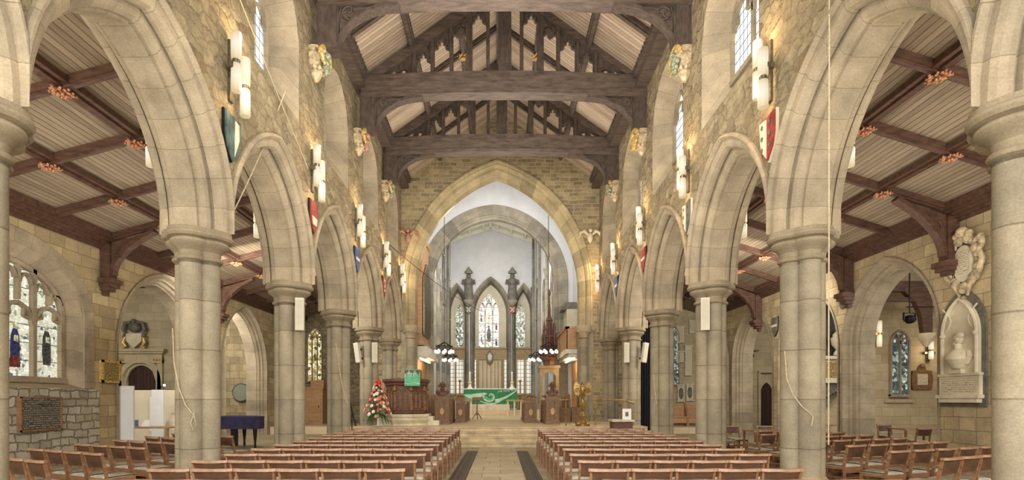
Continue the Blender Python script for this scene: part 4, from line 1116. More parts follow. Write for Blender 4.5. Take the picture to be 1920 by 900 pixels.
# ------------------------------------------------------------ pulpit
px,py=-3.62,20.6
t=thing('pulpit','dark carved oak pulpit with statuettes on a pale stone base','pulpit',(px,py,0))
mb=MB(); o8=PI/8
mb.lathe([(1.0,0),(1.0,.15),(.9,.2),(.9,.72),(.96,.8),(1.0,.86),(.93,.92),(.98,.98),(.98,1.07),(.7,1.08)],8,(px,py,0),ph=o8); sb=mb.build('stone_base',M['marble'],t)
for k in range(8):
    a=-PI/2+2*PI*k/8; ca,sa=math.cos(a),math.sin(a)
    if sa>.3: continue
    for d in (-.16,.16):
        cx_,cy_=px+.835*ca-d*sa,py+.835*sa+d*ca
        mb=MB(); mb.prism([(-.12,.0),(.12,0),(.12,.1),(.05,.12),(.08,.2),(0,.32),(-.08,.2),(-.05,.12),(-.12,.1)],-.01,.02,lambda p,q,c:(cx_-p*sa+c*ca,cy_+p*ca+c*sa,.3+q)); mb.build('trefoil_opening',M['iron'],sb)
mb=MB(); mb.lathe([(.8,1.08),(.86,1.12),(.82,1.18),(.78,1.2),(.78,2.12),(.86,2.18),(.84,2.22),(.93,2.3),(.93,2.38),(.84,2.4)],8,(px,py,0),ph=o8); pb=mb.build('body',M['pulpit'],t)
ri=.78*math.cos(PI/8)
for k in range(8):
    a=-PI/2+2*PI*k/8; ca,sa=math.cos(a),math.sin(a)
    if sa>.3: continue
    mb=MB(); Q=lambda u,dd,z:(px+(ri+dd)*ca-u*sa,py+(ri+dd)*sa+u*ca,z)
    for j in range(3):
        u=-.18+.18*j
        for e in (-.07,.07): mb.bar(Q(u+e,.015,1.3),Q(u+e,.015,1.82),.02,.03)
        ap=[Q(u+x,.015,1.82+z) for x,z in arc_pts(.07,.12,0,4)]
        for p,q in zip(ap,ap[1:]): mb.bar(p,q,.02,.03)
        mb.tube([Q(u+.05*math.cos(b),.02,2.03+.05*math.sin(b)) for b in [2*PI*i/8 for i in range(9)]],.012,5)
        mb.tube([Q(u+.05*math.cos(b),.02,1.24+.04*math.sin(b)) for b in [2*PI*i/8 for i in range(9)]],.012,5)
    mb.build('traceried_panel',M['pew'],pb)
    a2=a+PI/8; x2,y2=px+.8*math.cos(a2),py+.8*math.sin(a2)
    mb=MB(); mb.lathe([(.05,1.2),(.08,1.3),(.08,1.36),(.06,1.38),(.07,1.5),(.05,1.7),(.065,1.78),(.03,1.83)],8,(x2,y2,0)); mb.ball((x2,y2,1.87),.04,8); mb.lathe([(.08,1.95),(.08,2.0),(.02,2.14)],6,(x2,y2,0)); mb.build('statuette',M['pew'],pb,smooth=True)
for k in range(2):
    mb=MB(); mb.box(px+.85+.22*k,px+1.07+.22*k,py-.35,py+.2,0.5,.98-.16*k); mb.build('step',M['marble'],t)
t=thing('pulpit_fall','green embroidered cloth hanging over the front of the pulpit','cloth',(px+.38,py-.92,2.2))
mb=MB(); n=8; W_=.29
rows=[]
for j,(dy,z) in enumerate(((.12,2.74),(.02,2.72),(-.0,2.5),(-.015,2.3),(-.02,2.12))): rows.append([(px+.38+W_*(2*i/n-1),py-.93+dy+.012*math.sin(i*2.1),z) for i in range(n+1)])
mb.grid(rows); mb.build('silk',M['mid_green'],t,smooth=True)
fy_[0]=py-.965; mb=MB()
for k in range(4): ribbon(mb,[(px+.3+.1*k+.2*math.cos(b),2.42+.18*math.sin(b)) for b in [PI*.95-.18*i for i in range(9-k)]],.022)
ribbon(mb,[(px+.10+.56*i/8,2.22-.03*math.sin(i)) for i in range(9)],.02); mb.build('embroidery',M['pale_green'],t)
mb=MB(); mb.box(px+.09,px+.67,py-.92,py-.6,2.40,2.71); tag(mb.build('book_rest',M['pulpit']),'dark wooden book rest on top of the pulpit under the green cloth','book rest')

# ------------------------------------------------------------ flowers
fx,fyy=-4.43,19.3
t=thing('flower_arrangement','tall cone of red, orange and white flowers on a slim white stand','flower arrangement',(fx,fyy,0))
mb=MB(); mb.lathe([(.2,.16*4*0+.02),(.03,.06),(.025,.5),(.045,.55),(.025,.6),(.03,1.1)],12,(fx,fyy,.64)); mb.build('stand',M['white'],t,smooth=True)
mb=MB(); rnd=random.Random(2)
for k in range(900):
    z=rnd.random()**1.3; r=.42*(1-z)+.05; a=rnd.random()*2*PI; R=r*rnd.random()**.5
    p=Vector((fx+R*math.cos(a),fyy+R*math.sin(a),1.05+1.2*z-.25*(R/.45)*rnd.random()))
    d=Vector((math.cos(a)*.8,math.sin(a)*.8,rnd.uniform(-.6,.6))).normalized()*rnd.uniform(.07,.14); w=d.cross(Vector((0,0,1))).normalized()*.022
    mb.f([mb.v(*p),mb.v(*(p+d*.5+w)),mb.v(*(p+d)),mb.v(*(p+d*.5-w))])
for k in range(7):
    a=k*.9; mb.tube([(fx,fyy,1.15),(fx+.3*math.cos(a),fyy+.3*math.sin(a),1.0),(fx+.4*math.cos(a),fyy+.4*math.sin(a),.72)],[.03,.03,.01],6)
o=mb.build('foliage',M['leaf'],t); tag(o,kind='stuff')
fm_=[plain('red_petals',(206,60,48),.6,var=.2),plain('orange_petals',(226,120,72),.6,var=.2),plain('coral_petals',(228,128,112),.6,var=.2),plain('white_petals',(228,222,196),.6,var=.1)]
fl=[]
for m in fm_:
    mb=MB(); mb.ball((0,0,0),.03,6)
    for k in range(6):
        a=2*PI*k/6; mb.ball((.03*math.cos(a),.03*math.sin(a),.005),.028,6,(1.2,1,.6))
    fl.append(mb)
fl_me=[]
for i in range(85):
    z=(i/85)**1.25; r=.43*(1-z)+.05; a=i*2.399
    q=i%7; idx=0 if z>.86 else (3 if q in (0,1,4) else (2 if q in (2,5) else (1 if q==3 else (0 if i%2 else 2))))
    loc=(r*math.cos(a),r*math.sin(a),1.12+1.2*z-.12*(1-z)*math.sin(i))
    if len(fl_me)<=idx or fl_me[idx] is None:
        while len(fl_me)<=idx: fl_me.append(None)
        o=fl[idx].build('bloom',fm_[idx],t,world=False,smooth=True); fl_me[idx]=o.data
    else:
        o=bpy.data.objects.new('bloom',fl_me[idx]); COL.objects.link(o); o.parent=t
    o.location=loc; s_=.9+.5*((i*37)%10)/10; o.scale=(s_,s_,s_); o.rotation_euler=(0,1.2,a)
    o['label']=['red bloom','orange bloom','coral bloom','white bloom'][idx]
t=thing('pedestal_table','small pale plinth behind the flower arrangement','plinth',(-4.2,20.0,.0))
mb=MB(); mb.box(-4.6,-4.1,19.9,20.3,.64,1.0); mb.build('plinth_block',M['marble'],t); mb=MB(); mb.box(-4.64,-4.06,19.86,20.34,1.0,1.06); mb.build('slab_top',M['marble'],t)

# ------------------------------------------------------------ eagle lectern, rail, table
ex,ey=3.04,19.7
t=thing('eagle_lectern','gilt eagle lectern with spread wings on a turned brass pillar','lectern',(ex,ey,.65))
mb=MB(); mb.lathe([(.26,0),(.26,.05),(.16,.1),(.1,.2),(.12,.3),(.16,.36),(.1,.45),(.05,.52),(.07,.62),(.13,.72),(.15,.8),(.09,.88),(.05,.95),(.06,1.02),(.11,1.08),(.12,1.14),(.06,1.18)],16); mb.build('pillar',M['brass'],t,world=False,smooth=True)
for k in range(4):
    a=PI/4+PI/2*k; mb=MB(); mb.ball((.24*math.cos(a),.24*math.sin(a),.09),.07,8,(1.3,1,1)); mb.build('lion_foot',M['brass'],t,world=False,smooth=True)
mb=MB(); mb.ball((0,0,1.32),.13,12,(.8,.8,1.4)); mb.ball((0,-.03,1.56),.065,10); mb.tube([(0,-.07,1.56),(0,-.13,1.55),(0,-.15,1.51)],[.03,.022,.006],6); mb.tube([(0,0,1.4),(0,-.02,1.54)],[.08,.055],8); mb.build('eagle_body',M['brass'],t,world=False,smooth=True)
for s in (-1,1):
    mb=MB(); P=[(.05,1.4),(.14,1.54),(.22,1.62),(.29,1.58),(.33,1.42),(.31,1.25),(.25,1.12),(.19,1.16),(.16,1.08),(.11,1.16)]
    mb.prism([(s*a,b) for a,b in P],-.02,.03,lambda a,b,c:(a,c+.05*abs(a),b))
    for k in range(4): mb.tube([(s*(.08+.05*k),-.03,1.45-.02*k),(s*(.14+.05*k),-.02,1.16+.03*k)],.014,5)
    mb.build('wing',M['brass'],t,world=False)
t=thing('hand_rail','thin bronze hand rail on two posts at the right chancel step','rail',(4.2,19.9,.65))
mb=MB(); mb.tube([(3.4,19.9,1.62),(4.6,19.9,1.6),(5.0,19.9,1.5)],.025,8); mb.build('rail',M['brass'],t,smooth=True)
for x in (2.45,3.55,4.95):
    mb=MB(); mb.tube([(x,19.9,.64),(x,19.9,1.6 if x<4.9 else 1.5)],.022,8); mb.build('post',M['brass'],t,smooth=True)
mb=MB(); mb.tube([(2.2,19.9,1.6),(2.75,19.9,1.62)],.022,8); mb.build('short_rail',M['brass'],t,smooth=True)
t=thing('small_table','small dark table with a pale top beside the right arcade','table',(3.95,17.0,0))
mb=MB(); mb.box(3.55,4.15,16.7,17.3,.0,.92); mb.build('cabinet',M['pulpit'],t); mb=MB(); mb.box(3.5,4.2,16.65,17.35,.92,.98); mb.build('top',M['marble'],t)
t=thing('photo_frame','white framed small picture standing on the dark table by the right arcade','picture frame',(4.02,16.95,.98))
mb=MB(); mb.prism([(-.14,0),(.14,0),(.14,.34),(-.14,.34)],-.012,.012,lambda a,b,c:(a+.05*b,c+.2*b,b)); mb.build('frame',M['white'],t,world=False)
mb=MB(); mb.prism([(-.05,.1),(.05,.1),(.05,.24),(-.05,.24)],-.02,-.013,lambda a,b,c:(a+.05*b,c+.2*b,b)); mb.build('picture',M['slate'],t,world=False)

# ------------------------------------------------------------ sconces, shields, speakers
def sconce(name,label,loc,rz,stacks,hh=1.0,group=None):
    """local: -y is out of the wall; stacks list of (x,y,z0)"""
    t=thing(name,label,'wall light',loc,rz,group)
    mb=MB(); mb.box(-.06,.06,-.04,.02,-hh*.5,hh*.5); mb.box(-.2,.2,-.16,-.04,-.04,.04); mb.build('backplate',M['metal'],t,world=False)
    for x,y,z in stacks:
        for k in (0,1):
            mb=MB(); z0=z+k*.52*hh-.5*hh; h=.46*hh
            mb.lathe([(.055,0),(.078,.01),(.082,.03),(.082,h-.03),(.078,h-.01),(.055,h)],16,(x,y,z0)); mb.build('glass_tube',M['tube_hot' if 0 else 'tube'],t,world=False,smooth=True)
            mb=MB(); mb.lathe([(.05,h*.38),(.075,h*.5),(.05,h*.62)],12,(x,y,z0)); 
        mb=MB(); mb.lathe([(.06,0),(.06,.07)],12,(x,y,z+.46*hh-.5*hh)); mb.build('collar',M['metal'],t,world=False,smooth=True)
    return t
for side,s in SIDES:
    for k in range(1,6):
        y=YK[k]-.0 if k<5 else 23.6
        sconce('wall_sconce',f'{ORD[k-1]} lit sconce of stacked glass tubes from the camera on the {side} nave wall',(s*WF,y,7.03),PI/2 if s<0 else -PI/2,
               [(-.11,-.17,.1),(.13,-.2,-.18)],1.0)
    for k in range(1,5):
        sconce('aisle_light',f'{ORD[k-1]} lit twin bulb light from the camera on the {side} aisle side of the arcade',(s*(WB+.0),YK[k],5.8),-PI/2 if s<0 else PI/2,[(0,-.22,0)],.7)
def shield(label,loc,rz,base,kind):
    t=thing('heraldic_shield',label,'shield',loc,rz); t.scale=(.85,.85,.95)
    P=[(-.27,.36),(.0,.33),(.27,.36),(.27,.0),(.2,-.22),(0,-.42),(-.2,-.22),(-.27,0)]
    mb=MB(); mb.prism([(a*1.08,b*1.06) for a,b in P],-.05,.0,lambda a,b,c:(a,c,b)); mb.build('rim',M['iron' if kind!='cross' else 'cream_panel'],t,world=False)
    mb=MB(); mb.prism(P,-.09,-.05,lambda a,b,c:(a,c,b)); mb.build('field',M[base],t,world=False)
    mb=MB(); f=lambda a,b,c:(a,c,b)
    if kind=='sail': mb.prism([(.02,-.34),(.2,.0),(.2,.28),(.05,.3)],-.1,-.09,f)
    elif kind=='band': mb.prism([(-.2,-.02),(.2,-.02),(.14,-.22),(-.14,-.22)],-.1,-.09,f)
    elif kind=='cross':
        mb.prism([(-.27,.33),(0,.3),(0,-.38),(-.18,-.2),(-.25,0)],-.1,-.09,f)
    elif kind=='dots':
        for a,b in ((-.1,.2),(.1,.2),(0,-.02),(-.08,-.2),(.08,-.2)):
            mb=MB(); mb.prism([(a+.05*math.cos(q),b+.05*math.sin(q)) for q in [2*PI*i/6 for i in range(6)]],-.1,-.09,f)
            if b>-.1 or a<0: mb.build('charge',M['marble'],t,world=False)
    else: mb.prism([(-.24,.05),(.24,.05),(.24,-.04),(-.24,-.04)],-.1,-.09,f)
    mb.build('charge',M['marble'],t,world=False)
    if kind=='cross':
        for b in (.22,.02,-.18):
            for a in (-.16,.12):
                mb=MB(); mb.prism([(a+.045*math.cos(q),b+.045*math.sin(q)) for q in [2*PI*i/5 for i in range(5)]],-.11,-.10,f); mb.build('small_charge',M['slate'],t,world=False)
sh={'left':[('teal','sail','blue green shield with a pale sail shape'),('red','band','red shield with a white band'),('blue','bar','dark blue shield'),('red','dots','small red shield with pale dots'),],
    'right':[('red','cross','red and white halved shield'),('slate','cross','grey and white halved shield'),('red','bar','red shield with a pale bar'),('blue','bar','blue shield with a pale bar')]}
for side,s in SIDES:
    for k in range(1,5):
        b,kd,nm=sh[side][k-1]; 
        shield(f'{nm} above the {ORD[k]} column, {side} nave wall',(s*WF,YK[k],5.95),PI/2 if s<0 else -PI/2,b,kd)
def speaker(label,loc,rz,tilt=0):
    t=thing('column_speaker',label,'speaker',loc,rz); t.rotation_euler=(0,tilt,rz); t.scale=(.85,.9,.87)
    mb=MB(); mb.box(-.11,.11,-.14,.0,0,.85); mb.build('cabinet',M['offwhite'],t,world=False)
    mb=MB(); mb.box(-.09,.09,-.147,-.14,.03,.82); mb.build('speaker_cover',M['plaster_cream'],t,world=False)
    mb=MB(); mb.box(-.03,.03,0,.2,.55,.62); mb.box(-.03,.03,0,.2,.15,.22); mb.box(-.03,.03,-.005,.03,.15,.62); mb.build('bracket',M['iron'],t,world=False)
speaker('slim white speaker on the second left column',(-4.62,12.32,3.2),.2)
speaker('slim white speaker on the right of the second right column from camera',(4.72,12.3,3.2),-.3)
speaker('slim tilted white speaker on the left side of the fourth left column',(-5.25,19.95,3.0),-.4,-.16)
speaker('slim white speaker on the right side of the fourth left column',(-4.72,20.0,3.0),.4)
speaker('slim white speaker on the left side of the fourth right column',(4.75,20.0,3.0),-.3)
speaker('slim tilted white speaker on the right side of the fourth right column',(5.3,19.9,3.0),.4,.16)
speaker('slim white speaker at the right edge on the nearest right column',(4.88,4.52,3.1),-.5)
# ropes
def rope(label,pts,r=.012,mat='rope',name='rope'):
    mb=MB(); mb.tube(pts,r,6); return tag(mb.build(name,M[mat],smooth=True),label,'rope')
def sag(a,b,d,n=14): return [(a[0]+(b[0]-a[0])*i/n,a[1]+(b[1]-a[1])*i/n,a[2]+(b[2]-a[2])*i/n-d*math.sin(PI*i/n)) for i in range(n+1)]
rope('pale cord running from the first left clerestory sill down to the arcade',sag((-4.40,10.9,7.9),(-5.0,9.9,5.0),.1))
rope('pale rope looped on the first left column',[(-5.24,8.53,2.75),(-5.2,8.5,2.2),(-5.1,8.46,1.8),(-4.98,8.44,1.52),(-4.86,8.45,1.36),(-4.9,8.44,1.24),(-4.86,8.44,1.12),(-4.82,8.44,1.2),(-4.85,8.44,1.4)],.009)
rope('pale rope knotted on the first right column',[(4.64,8.7,2.4),(4.64,8.64,1.95),(4.7,8.56,1.68),(4.8,8.49,1.5),(4.92,8.45,1.38),(4.95,8.44,1.32),(4.92,8.44,1.18)],.009)
rope('long pale cord hanging straight down before the first right arch',[(4.42,7.15,10.5),(4.40,7.15,1.0)],.009)
rope('pale rope on the third left column',sag((-4.92,15.95,3.3),(-4.6,16.05,1.5),.25),.014)
rope('pale rope on the third right column',sag((4.62,16.1,2.4),(4.72,16.1,1.5),.12),.014)
rope('thin dark cable strung across the chancel arch',sag((-4.3,20.5,7.6),(-1.1,30,6.6),.2),.012,'iron','cable')
rope('long pale cord running up the left nave wall from the arcade',sag((-4.40,6.3,9.8),(-4.40,12.2,6.9),.1),.009)

# ------------------------------------------------------------ plaques and monuments
X=-XA
def wall_plaque(name,label,y,z,w,h,s,fr,pl,d=.05,bw=.05,cat='plaque'):
    t=thing(name,label,cat,(s*XA,y,z),PI/2 if s<0 else -PI/2)
    mb=MB(); mb.box(-w/2,w/2,-d,0,-h/2,h/2); mb.build('backboard',M[fr],t,world=False)
    mb=MB(); 
    for a in ((-w/2,w/2,-d-.03,-d,h/2-bw,h/2),(-w/2,w/2,-d-.03,-d,-h/2,-h/2+bw),(-w/2,-w/2+bw,-d-.03,-d,-h/2,h/2),(w/2-bw,w/2,-d-.03,-d,-h/2,h/2)): mb.box(*a)
    mb.build('frame',M[fr],t,world=False)
    mb=MB(); mb.quad([(-w/2+bw,-d-.01,-h/2+bw),(w/2-bw,-d-.01,-h/2+bw),(w/2-bw,-d-.01,h/2-bw),(-w/2+bw,-d-.01,h/2-bw)],[(0,0),(w,0),(w,h),(0,h)]); mb.build('inscribed_plate',M[pl],t,world=False)
    return t
p=wall_plaque('bronze_plaque','large dark bronze plaque with raised lettering and oak edges below the left window',12.45,1.28,1.12,.78,-1,'chair_wood','plate_dark',.09,.03)
mb=MB(); mb.tube([(-.16,-.11,.24),(-.05,-.12,.28),(.06,-.11,.22),(.16,-.12,.27)],[.03,.06,.06,.03],8); mb.build('raised_crest',M['slate'],p,world=False,smooth=True)
wall_plaque('gilt_plaque','gilt framed memorial plaque to the right of the left aisle window',14.72,2.38,.72,.62,-1,'gold','plate_gold',.06,.07)
def roundel(label,loc,r,mat='plate_green'):
    t=thing('round_plaque',label,'plaque',loc)
    mb=MB(); mb.prism([(r*math.cos(2*PI*k/32),r*math.sin(2*PI*k/32)) for k in range(32)],-.05,0,lambda a,b,c:(a,c,b)); mb.build('plate',M[mat],t,world=False)
    mb=MB(); mb.tube([(r*math.cos(2*PI*k/32),-.05,r*math.sin(2*PI*k/32)) for k in range(33)],.03,6); mb.build('rim',M['slate'],t,world=False,smooth=True)
roundel('large green grey round plaque on the wall behind the covered piano',(-12.68,26.15,1.98),.42)
roundel('small green round plaque beyond the third right aisle arch',(12.82,27.55,1.8),.2)
# oval plaques
t=thing('oval_plaque','small dark oval plaque high between two right aisle arches','plaque',(XA,16.78,4.7),-PI/2)
mb=MB(); mb.prism([(.17*math.cos(2*PI*k/24),.24*math.sin(2*PI*k/24)) for k in range(24)],-.05,0,lambda a,b,c:(a,c,b)); mb.build('plate',M['slate'],t,world=False)
mb=MB(); mb.box(-.06,.06,-.06,-.05,-.06,.06); mb.build('centre_panel',M['marble'],t,world=False)
shield('small dark shield between the second and third right aisle arches',(XA,20.9,4.5),-PI/2,'slate','bar')
# gothic portrait monument on the right
t=thing('portrait_monument','pale marble gothic monument with a carved bearded profile bust on slate backing','monument',(XA,12.42,1.7),-PI/2)
w=.56
mb=MB(); mb.prism([(-w-.06,-.25),(w+.06,-.25),(w+.06,1.55)]+[(x,1.55+z) for x,z in arc_pts(w+.06,.95,0,8)][::-1][1:-1]+[(-w-.06,1.55)],-.05,0,lambda a,b,c:(a,c,b)); mb.build('slate_backing',M['slate'],t,world=False)
mb=MB(); mb.prism([(-w+.06,.5),(w-.06,.5),(w-.06,1.45)]+[(x,1.45+z) for x,z in arc_pts(w-.06,.85,0,8)][::-1][1:-1]+[(-w+.06,1.45)],-.1,-.05,lambda a,b,c:(a,c,b)); mb.build('recessed_panel',M['marble'],t,world=False)
mb=MB(); ap=[(x,-.12,1.45+z) for x,z in arc_pts(w-.1,.8,0,10)]; 
mb.tube([(-w+.1,-.12,.5)]+ap+[(w-.1,-.12,.5)],.045,8)
for sg in (-1,1):
    a=[(sg*(.46-.22*math.sin(PI*u)),-.11,1.45+.62*u) for u in [i/6 for i in range(7)]]; mb.tube(a,.022,6)
    mb.ball((sg*.44,-.13,1.42),.07,8)
mb.build('pointed_surround',M['marble'],t,world=False,smooth=True)
mb=MB(); mb.box(-w+.02,w-.02,-.13,-.05,.0,.5); mb.box(-w-.02,w+.02,-.2,-.05,-.06,.02); mb.box(-w+.04,w-.04,-.17,-.05,-.16,-.06); mb.box(-w+.0,w-.0,-.16,-.05,.46,.52); mb.build('base_ledge',M['marble'],t,world=False)
mb=MB(); mb.quad([(-w+.08,-.135,.06),(w-.08,-.135,.06),(w-.08,-.135,.42),(-w+.08,-.135,.42)],[(0,0),(1,0),(1,.36),(0,.36)]); mb.build('inscribed_plate',M['plate_pale'],t,world=False)
mb=MB(); f=lambda a,b,c:(a,c,b)
mb.prism([(-.2,.52),(.14,.52),(.14,.62),(.1,.66),(-.14,.66),(-.2,.6)],-.2,-.08,f)
mb.tube([(.02,-.13,.64),(.02,-.15,.86),(.04,-.15,1.0),(.03,-.15,1.08)],[.14,.26,.2,.1],14); mb.tube([(.2,-.13,.74),(.3,-.12,.92),(.26,-.12,1.02)],[.06,.08,.05],8)
mb.tube([(.04,-.15,1.0),(.0,-.15,1.2)],[.09,.075],10)
mb.ball((.02,-.15,1.33),.135,16,(.95,.6,1.1)); mb.ball((.06,-.16,1.39),.12,12,(1,.6,.75))
mb.tube([(-.09,-.15,1.38),(-.145,-.15,1.30),(-.10,-.15,1.285)],[.018,.024,.02],8)
mb.ball((-.05,-.16,1.2),.075,12,(.8,.7,1.25)); mb.ball((.06,-.22,1.3),.028,8)
mb.build('profile_bust',M['marble'],t,world=False,smooth=True)
# cartouche
t=thing('cartouche_monument','ornate scrolled stone cartouche high on the right aisle wall','monument',(XA,12.32,4.75),-PI/2)
mb=MB(); mb.prism([(.26*math.cos(2*PI*k/24),.42*math.sin(2*PI*k/24)) for k in range(24)],-.12,0,f); mb.build('tablet',M['marble'],t,world=False)
mb=MB(); mb.quad([(-.17,-.125,-.26),(.17,-.125,-.26),(.17,-.125,.28),(-.17,-.125,.28)],[(0,0),(.34,0),(.34,.54),(0,.54)]); mb.build('inscribed_plate',M['plate_pale'],t,world=False)
mb=MB()
for k in range(26):
    a=2*PI*k/26; r=.05+.025*(k%3); mb.ball((.36*math.cos(a),-.1,.56*math.sin(a)+.02),r,8,(1.2,1,1.2))
for sg in (-1,1):
    mb.tube([(sg*.3,-.1,.45),(sg*.46,-.12,.5),(sg*.5,-.12,.32),(sg*.42,-.12,.22),(sg*.5,-.12,.0),(sg*.42,-.12,-.25),(sg*.2,-.12,-.5),(sg*.1,-.1,-.75)],[.06,.08,.06,.05,.06,.06,.05,.03],8)
mb.ball((0,-.14,.72),.13,10); mb.ball((-.17,-.12,.66),.09,8); mb.ball((.17,-.12,.66),.09,8); mb.ball((0,-.12,-.62),.09,8); mb.ball((0,-.1,-.8),.06,8)
mb.build('scrollwork',M['carved'],t,world=False,smooth=True)

# left chapel beyond the wide arch
t=thing('arched_doorway','dark plank door in a carved stone surround beyond the wide left arch','door',(-14.15,21,0))
mb=MB(); arch_sweep(mb,lambda u,tt,z:(-14.15+u,21+tt,z),.58,.62,2.35,[(-.06,.3),(-.1,.26),(-.1,.1),(0,.06),(.12,0)],10,z0=0); mb.box(-15.05,-14.85,20.9,21,0,3.25); mb.box(-13.45,-13.25,20.9,21,0,3.25); mb.box(-15.05,-13.25,20.88,21,3.05,3.3)
mb.build('stone_surround',M['room'],t)
mb=MB(); mb.box(-14.8,-13.5,21.12,21.18,0,3.05); mb.build('door_leaf',M['darkdoor'],t)
for x in (-14.9,-13.4):
    mb=MB()
    for k in range(4): mb.ball((x+.1*(k-1.5),20.87,3.17),.05,6)
    mb.build('gilt_rosettes',M['gold'],t,smooth=True)
mb=MB(); mb.box(-15.2,-13.1,20.75,21.0,3.5,3.6); mb.box(-15.12,-13.18,20.82,21.0,3.42,3.5); mb.box(-15.05,-13.25,20.9,21,3.3,3.42)
tag(mb.build('stone_ledge',M['room']),'moulded stone ledge above the dark chapel door','ledge')
t=thing('coat_of_arms','carved and painted coat of arms above the dark chapel door on the left','coat of arms',(-14.3,20.9,4.15))
mb=MB(); mb.prism([(-.3,.05),(.3,.05),(.3,-.25),(0,-.52),(-.3,-.25)],-.1,0,f); mb.build('shield',M['marble'],t,world=False)
mb=MB(); mb.ball((0,-.08,.3),.2,12,(1.2,.6,1)); mb.ball((0,-.1,.52),.1,8)
for sg in (-1,1): mb.tube([(sg*.12,-.08,.5),(sg*.34,-.08,.45),(sg*.42,-.08,.2),(sg*.34,-.08,.05),(sg*.44,-.08,-.1)],[.05,.08,.07,.05,.03],8)
mb.build('crest_mantling',M['slate'],t,world=False,smooth=True)
mb=MB()
for sg in (-1,1): mb.tube([(sg*.36,-.08,-.1),(sg*.42,-.09,-.3),(sg*.3,-.09,-.48)],[.05,.08,.05],8); mb.ball((sg*.4,-.08,-.5),.06,8)
mb.build('gilt_scrolls',M['gold'],t,world=False,smooth=True)
t=thing('display_screen','white free-standing display screen at the left jamb of the wide arch','screen',(-10.55,14.9,0))
mb=MB(); mb.box(-10.85,-10.42,15.15,15.2,0,2.0); mb.build('panel',M['white'],t)
mb=MB(); mb.box(-10.85,-10.42,15.1,15.25,0,.05); mb.build('foot',M['white'],t)
t=thing('display_booth','cream three-sided exhibition booth beyond the wide left arch','booth',(-12.5,18.4,0))
mb=MB(); mb.box(-13.4,-11.5,18.9,18.95,0,1.95); mb.build('back_panel',M['cream_panel'],t)
mb=MB(); mb.box(-11.9,-11.5,18.2,18.25,.0,1.95); mb.build('side_panel',M['white'],t)
mb=MB(); mb.box(-12.4,-11.95,18.86,18.9,.5,1.7); mb.build('pinned_sheet',M['white'],t)
t=thing('clip_spotlight','small lit spotlight clipped to the top of the cream booth','spotlight',(-12.0,18.88,1.95))
mb=MB(); mb.tube([(0,0,0),(0,-.02,.14),(.12,-.06,.18)],.012,6); mb.build('arm',M['iron'],t,world=False); mb=MB(); mb.ball((.15,-.07,.17),.045,8); mb.build('lamp',M['tube_hot'],t,world=False,smooth=True)
t=thing('display_table','light wooden table with papers in front of the cream booth','table',(-11.3,16.8,0))
mb=MB(); mb.box(-12.0,-10.2,16.4,17.2,.72,.76); mb.build('top',M['light_wood'],t)
for a,b in ((-11.9,16.5),(-10.3,16.5),(-11.9,17.1),(-10.3,17.1)): mb=MB(); mb.box(a-.03,a+.03,b-.03,b+.03,0,.72); mb.build('leg',M['light_wood'],t)
for i,(x,y,m,nm) in enumerate(((-11.55,16.8,'blue','blue leaflet holder'),(-11.15,16.75,'white','white open booklet'))):
    mb=MB(); mb.prism([(-.14,0),(.14,0),(.08,.2),(-.08,.2)],-.01,.01,lambda a,b,c:(x+a,y+c+.5*b,.77+b)); tag(mb.build('booklet',M[m]),f'{nm} propped on the wooden display table','booklet')
t=thing('stone_font','pale stepped stone pedestal to the right of the cream booth','pedestal',(-11.15,19.6,0))
mb=MB(); mb.lathe([(.5,0),(.5,.6),(.4,.65),(.36,.85),(.28,.95),(.2,1.1),(.22,1.15)],4,(-11.3,18.7,0),ph=PI/4); mb.build('pedestal_block',M['marble'],t)

# piano
t=thing('grand_piano','grand piano under a navy blue quilted cover behind the left arcade','piano',(-8.3,17.9,0))
f2=lambda a,b,c:(-9.45+a,17.2+b,c)
mb=MB(); out=[(0,0),(1.5,0),(1.62,.1),(1.62,.5),(1.4,.9),(1.0,1.3),(.5,1.5),(.1,1.4),(0,1.2)]
mb.prism(out,.66,1.02,f2); mb.prism([(a*1.01-.01,b*1.01-.01) for a,b in out],.98,1.06,f2); mb.build('quilted_cover',M['blue_cloth'],t)
for a,b in ((.12,.12),(1.48,.14),(.6,1.25)):
    mb=MB(); mb.lathe([(.035,.04),(.04,.1),(.03,.2),(.06,.5),(.07,.68)],10,(-9.45+a,17.2+b,0)); mb.ball((-9.45+a,17.2+b,.04),.035,8); mb.build('leg',M['iron'],t,smooth=True)
mb=MB(); mb.box(-8.75,-8.55,17.3,17.4,.1,.66); mb.build('pedal_lyre',M['iron'],t)
# left aisle east end
gothic_window((-10.05,28.9,0),0,.42,2.6,4.9,.6,3,'gold_glass','amber lit three-light window at the far end of the left aisle',bw=.05)
t=thing('oak_cupboard','light oak cupboard with a panelled door at the far end of the left aisle','cupboard',(-9.9,28,.35))
mb=MB(); mb.box(-10.5,-9.3,27.9,28.5,.35,2.2); mb.box(-10.55,-9.25,27.86,28.5,2.18,2.28); mb.build('carcass',M['light_wood'],t)
mb=MB(); mb.box(-10.4,-9.4,27.86,27.9,.5,2.08); dr=mb.build('door',M['light_wood'],t)
mb=MB(); mb.box(-9.5,-9.46,27.82,27.86,1.2,1.3); mb.build('handle',M['iron'],dr)
mb=MB(); mb.box(-10.0,-9.3,28.1,28.5,2.28,2.65); tag(mb.build('oak_box',M['light_wood']),'small oak box on top of the light oak cupboard','box')
mb=MB(); mb.box(-XA+.05,-5.7,24.9,28.9,0,.35); struct(mb.build('floor_left_aisle_dais',M['platform']),'raised stone floor at the end of the left aisle')
mb=MB(); mb.box(5.7,XA-.05,25.2,28.5,0,.3); struct(mb.build('floor_right_aisle_dais',M['platform']),'raised stone floor at the end of the right aisle')

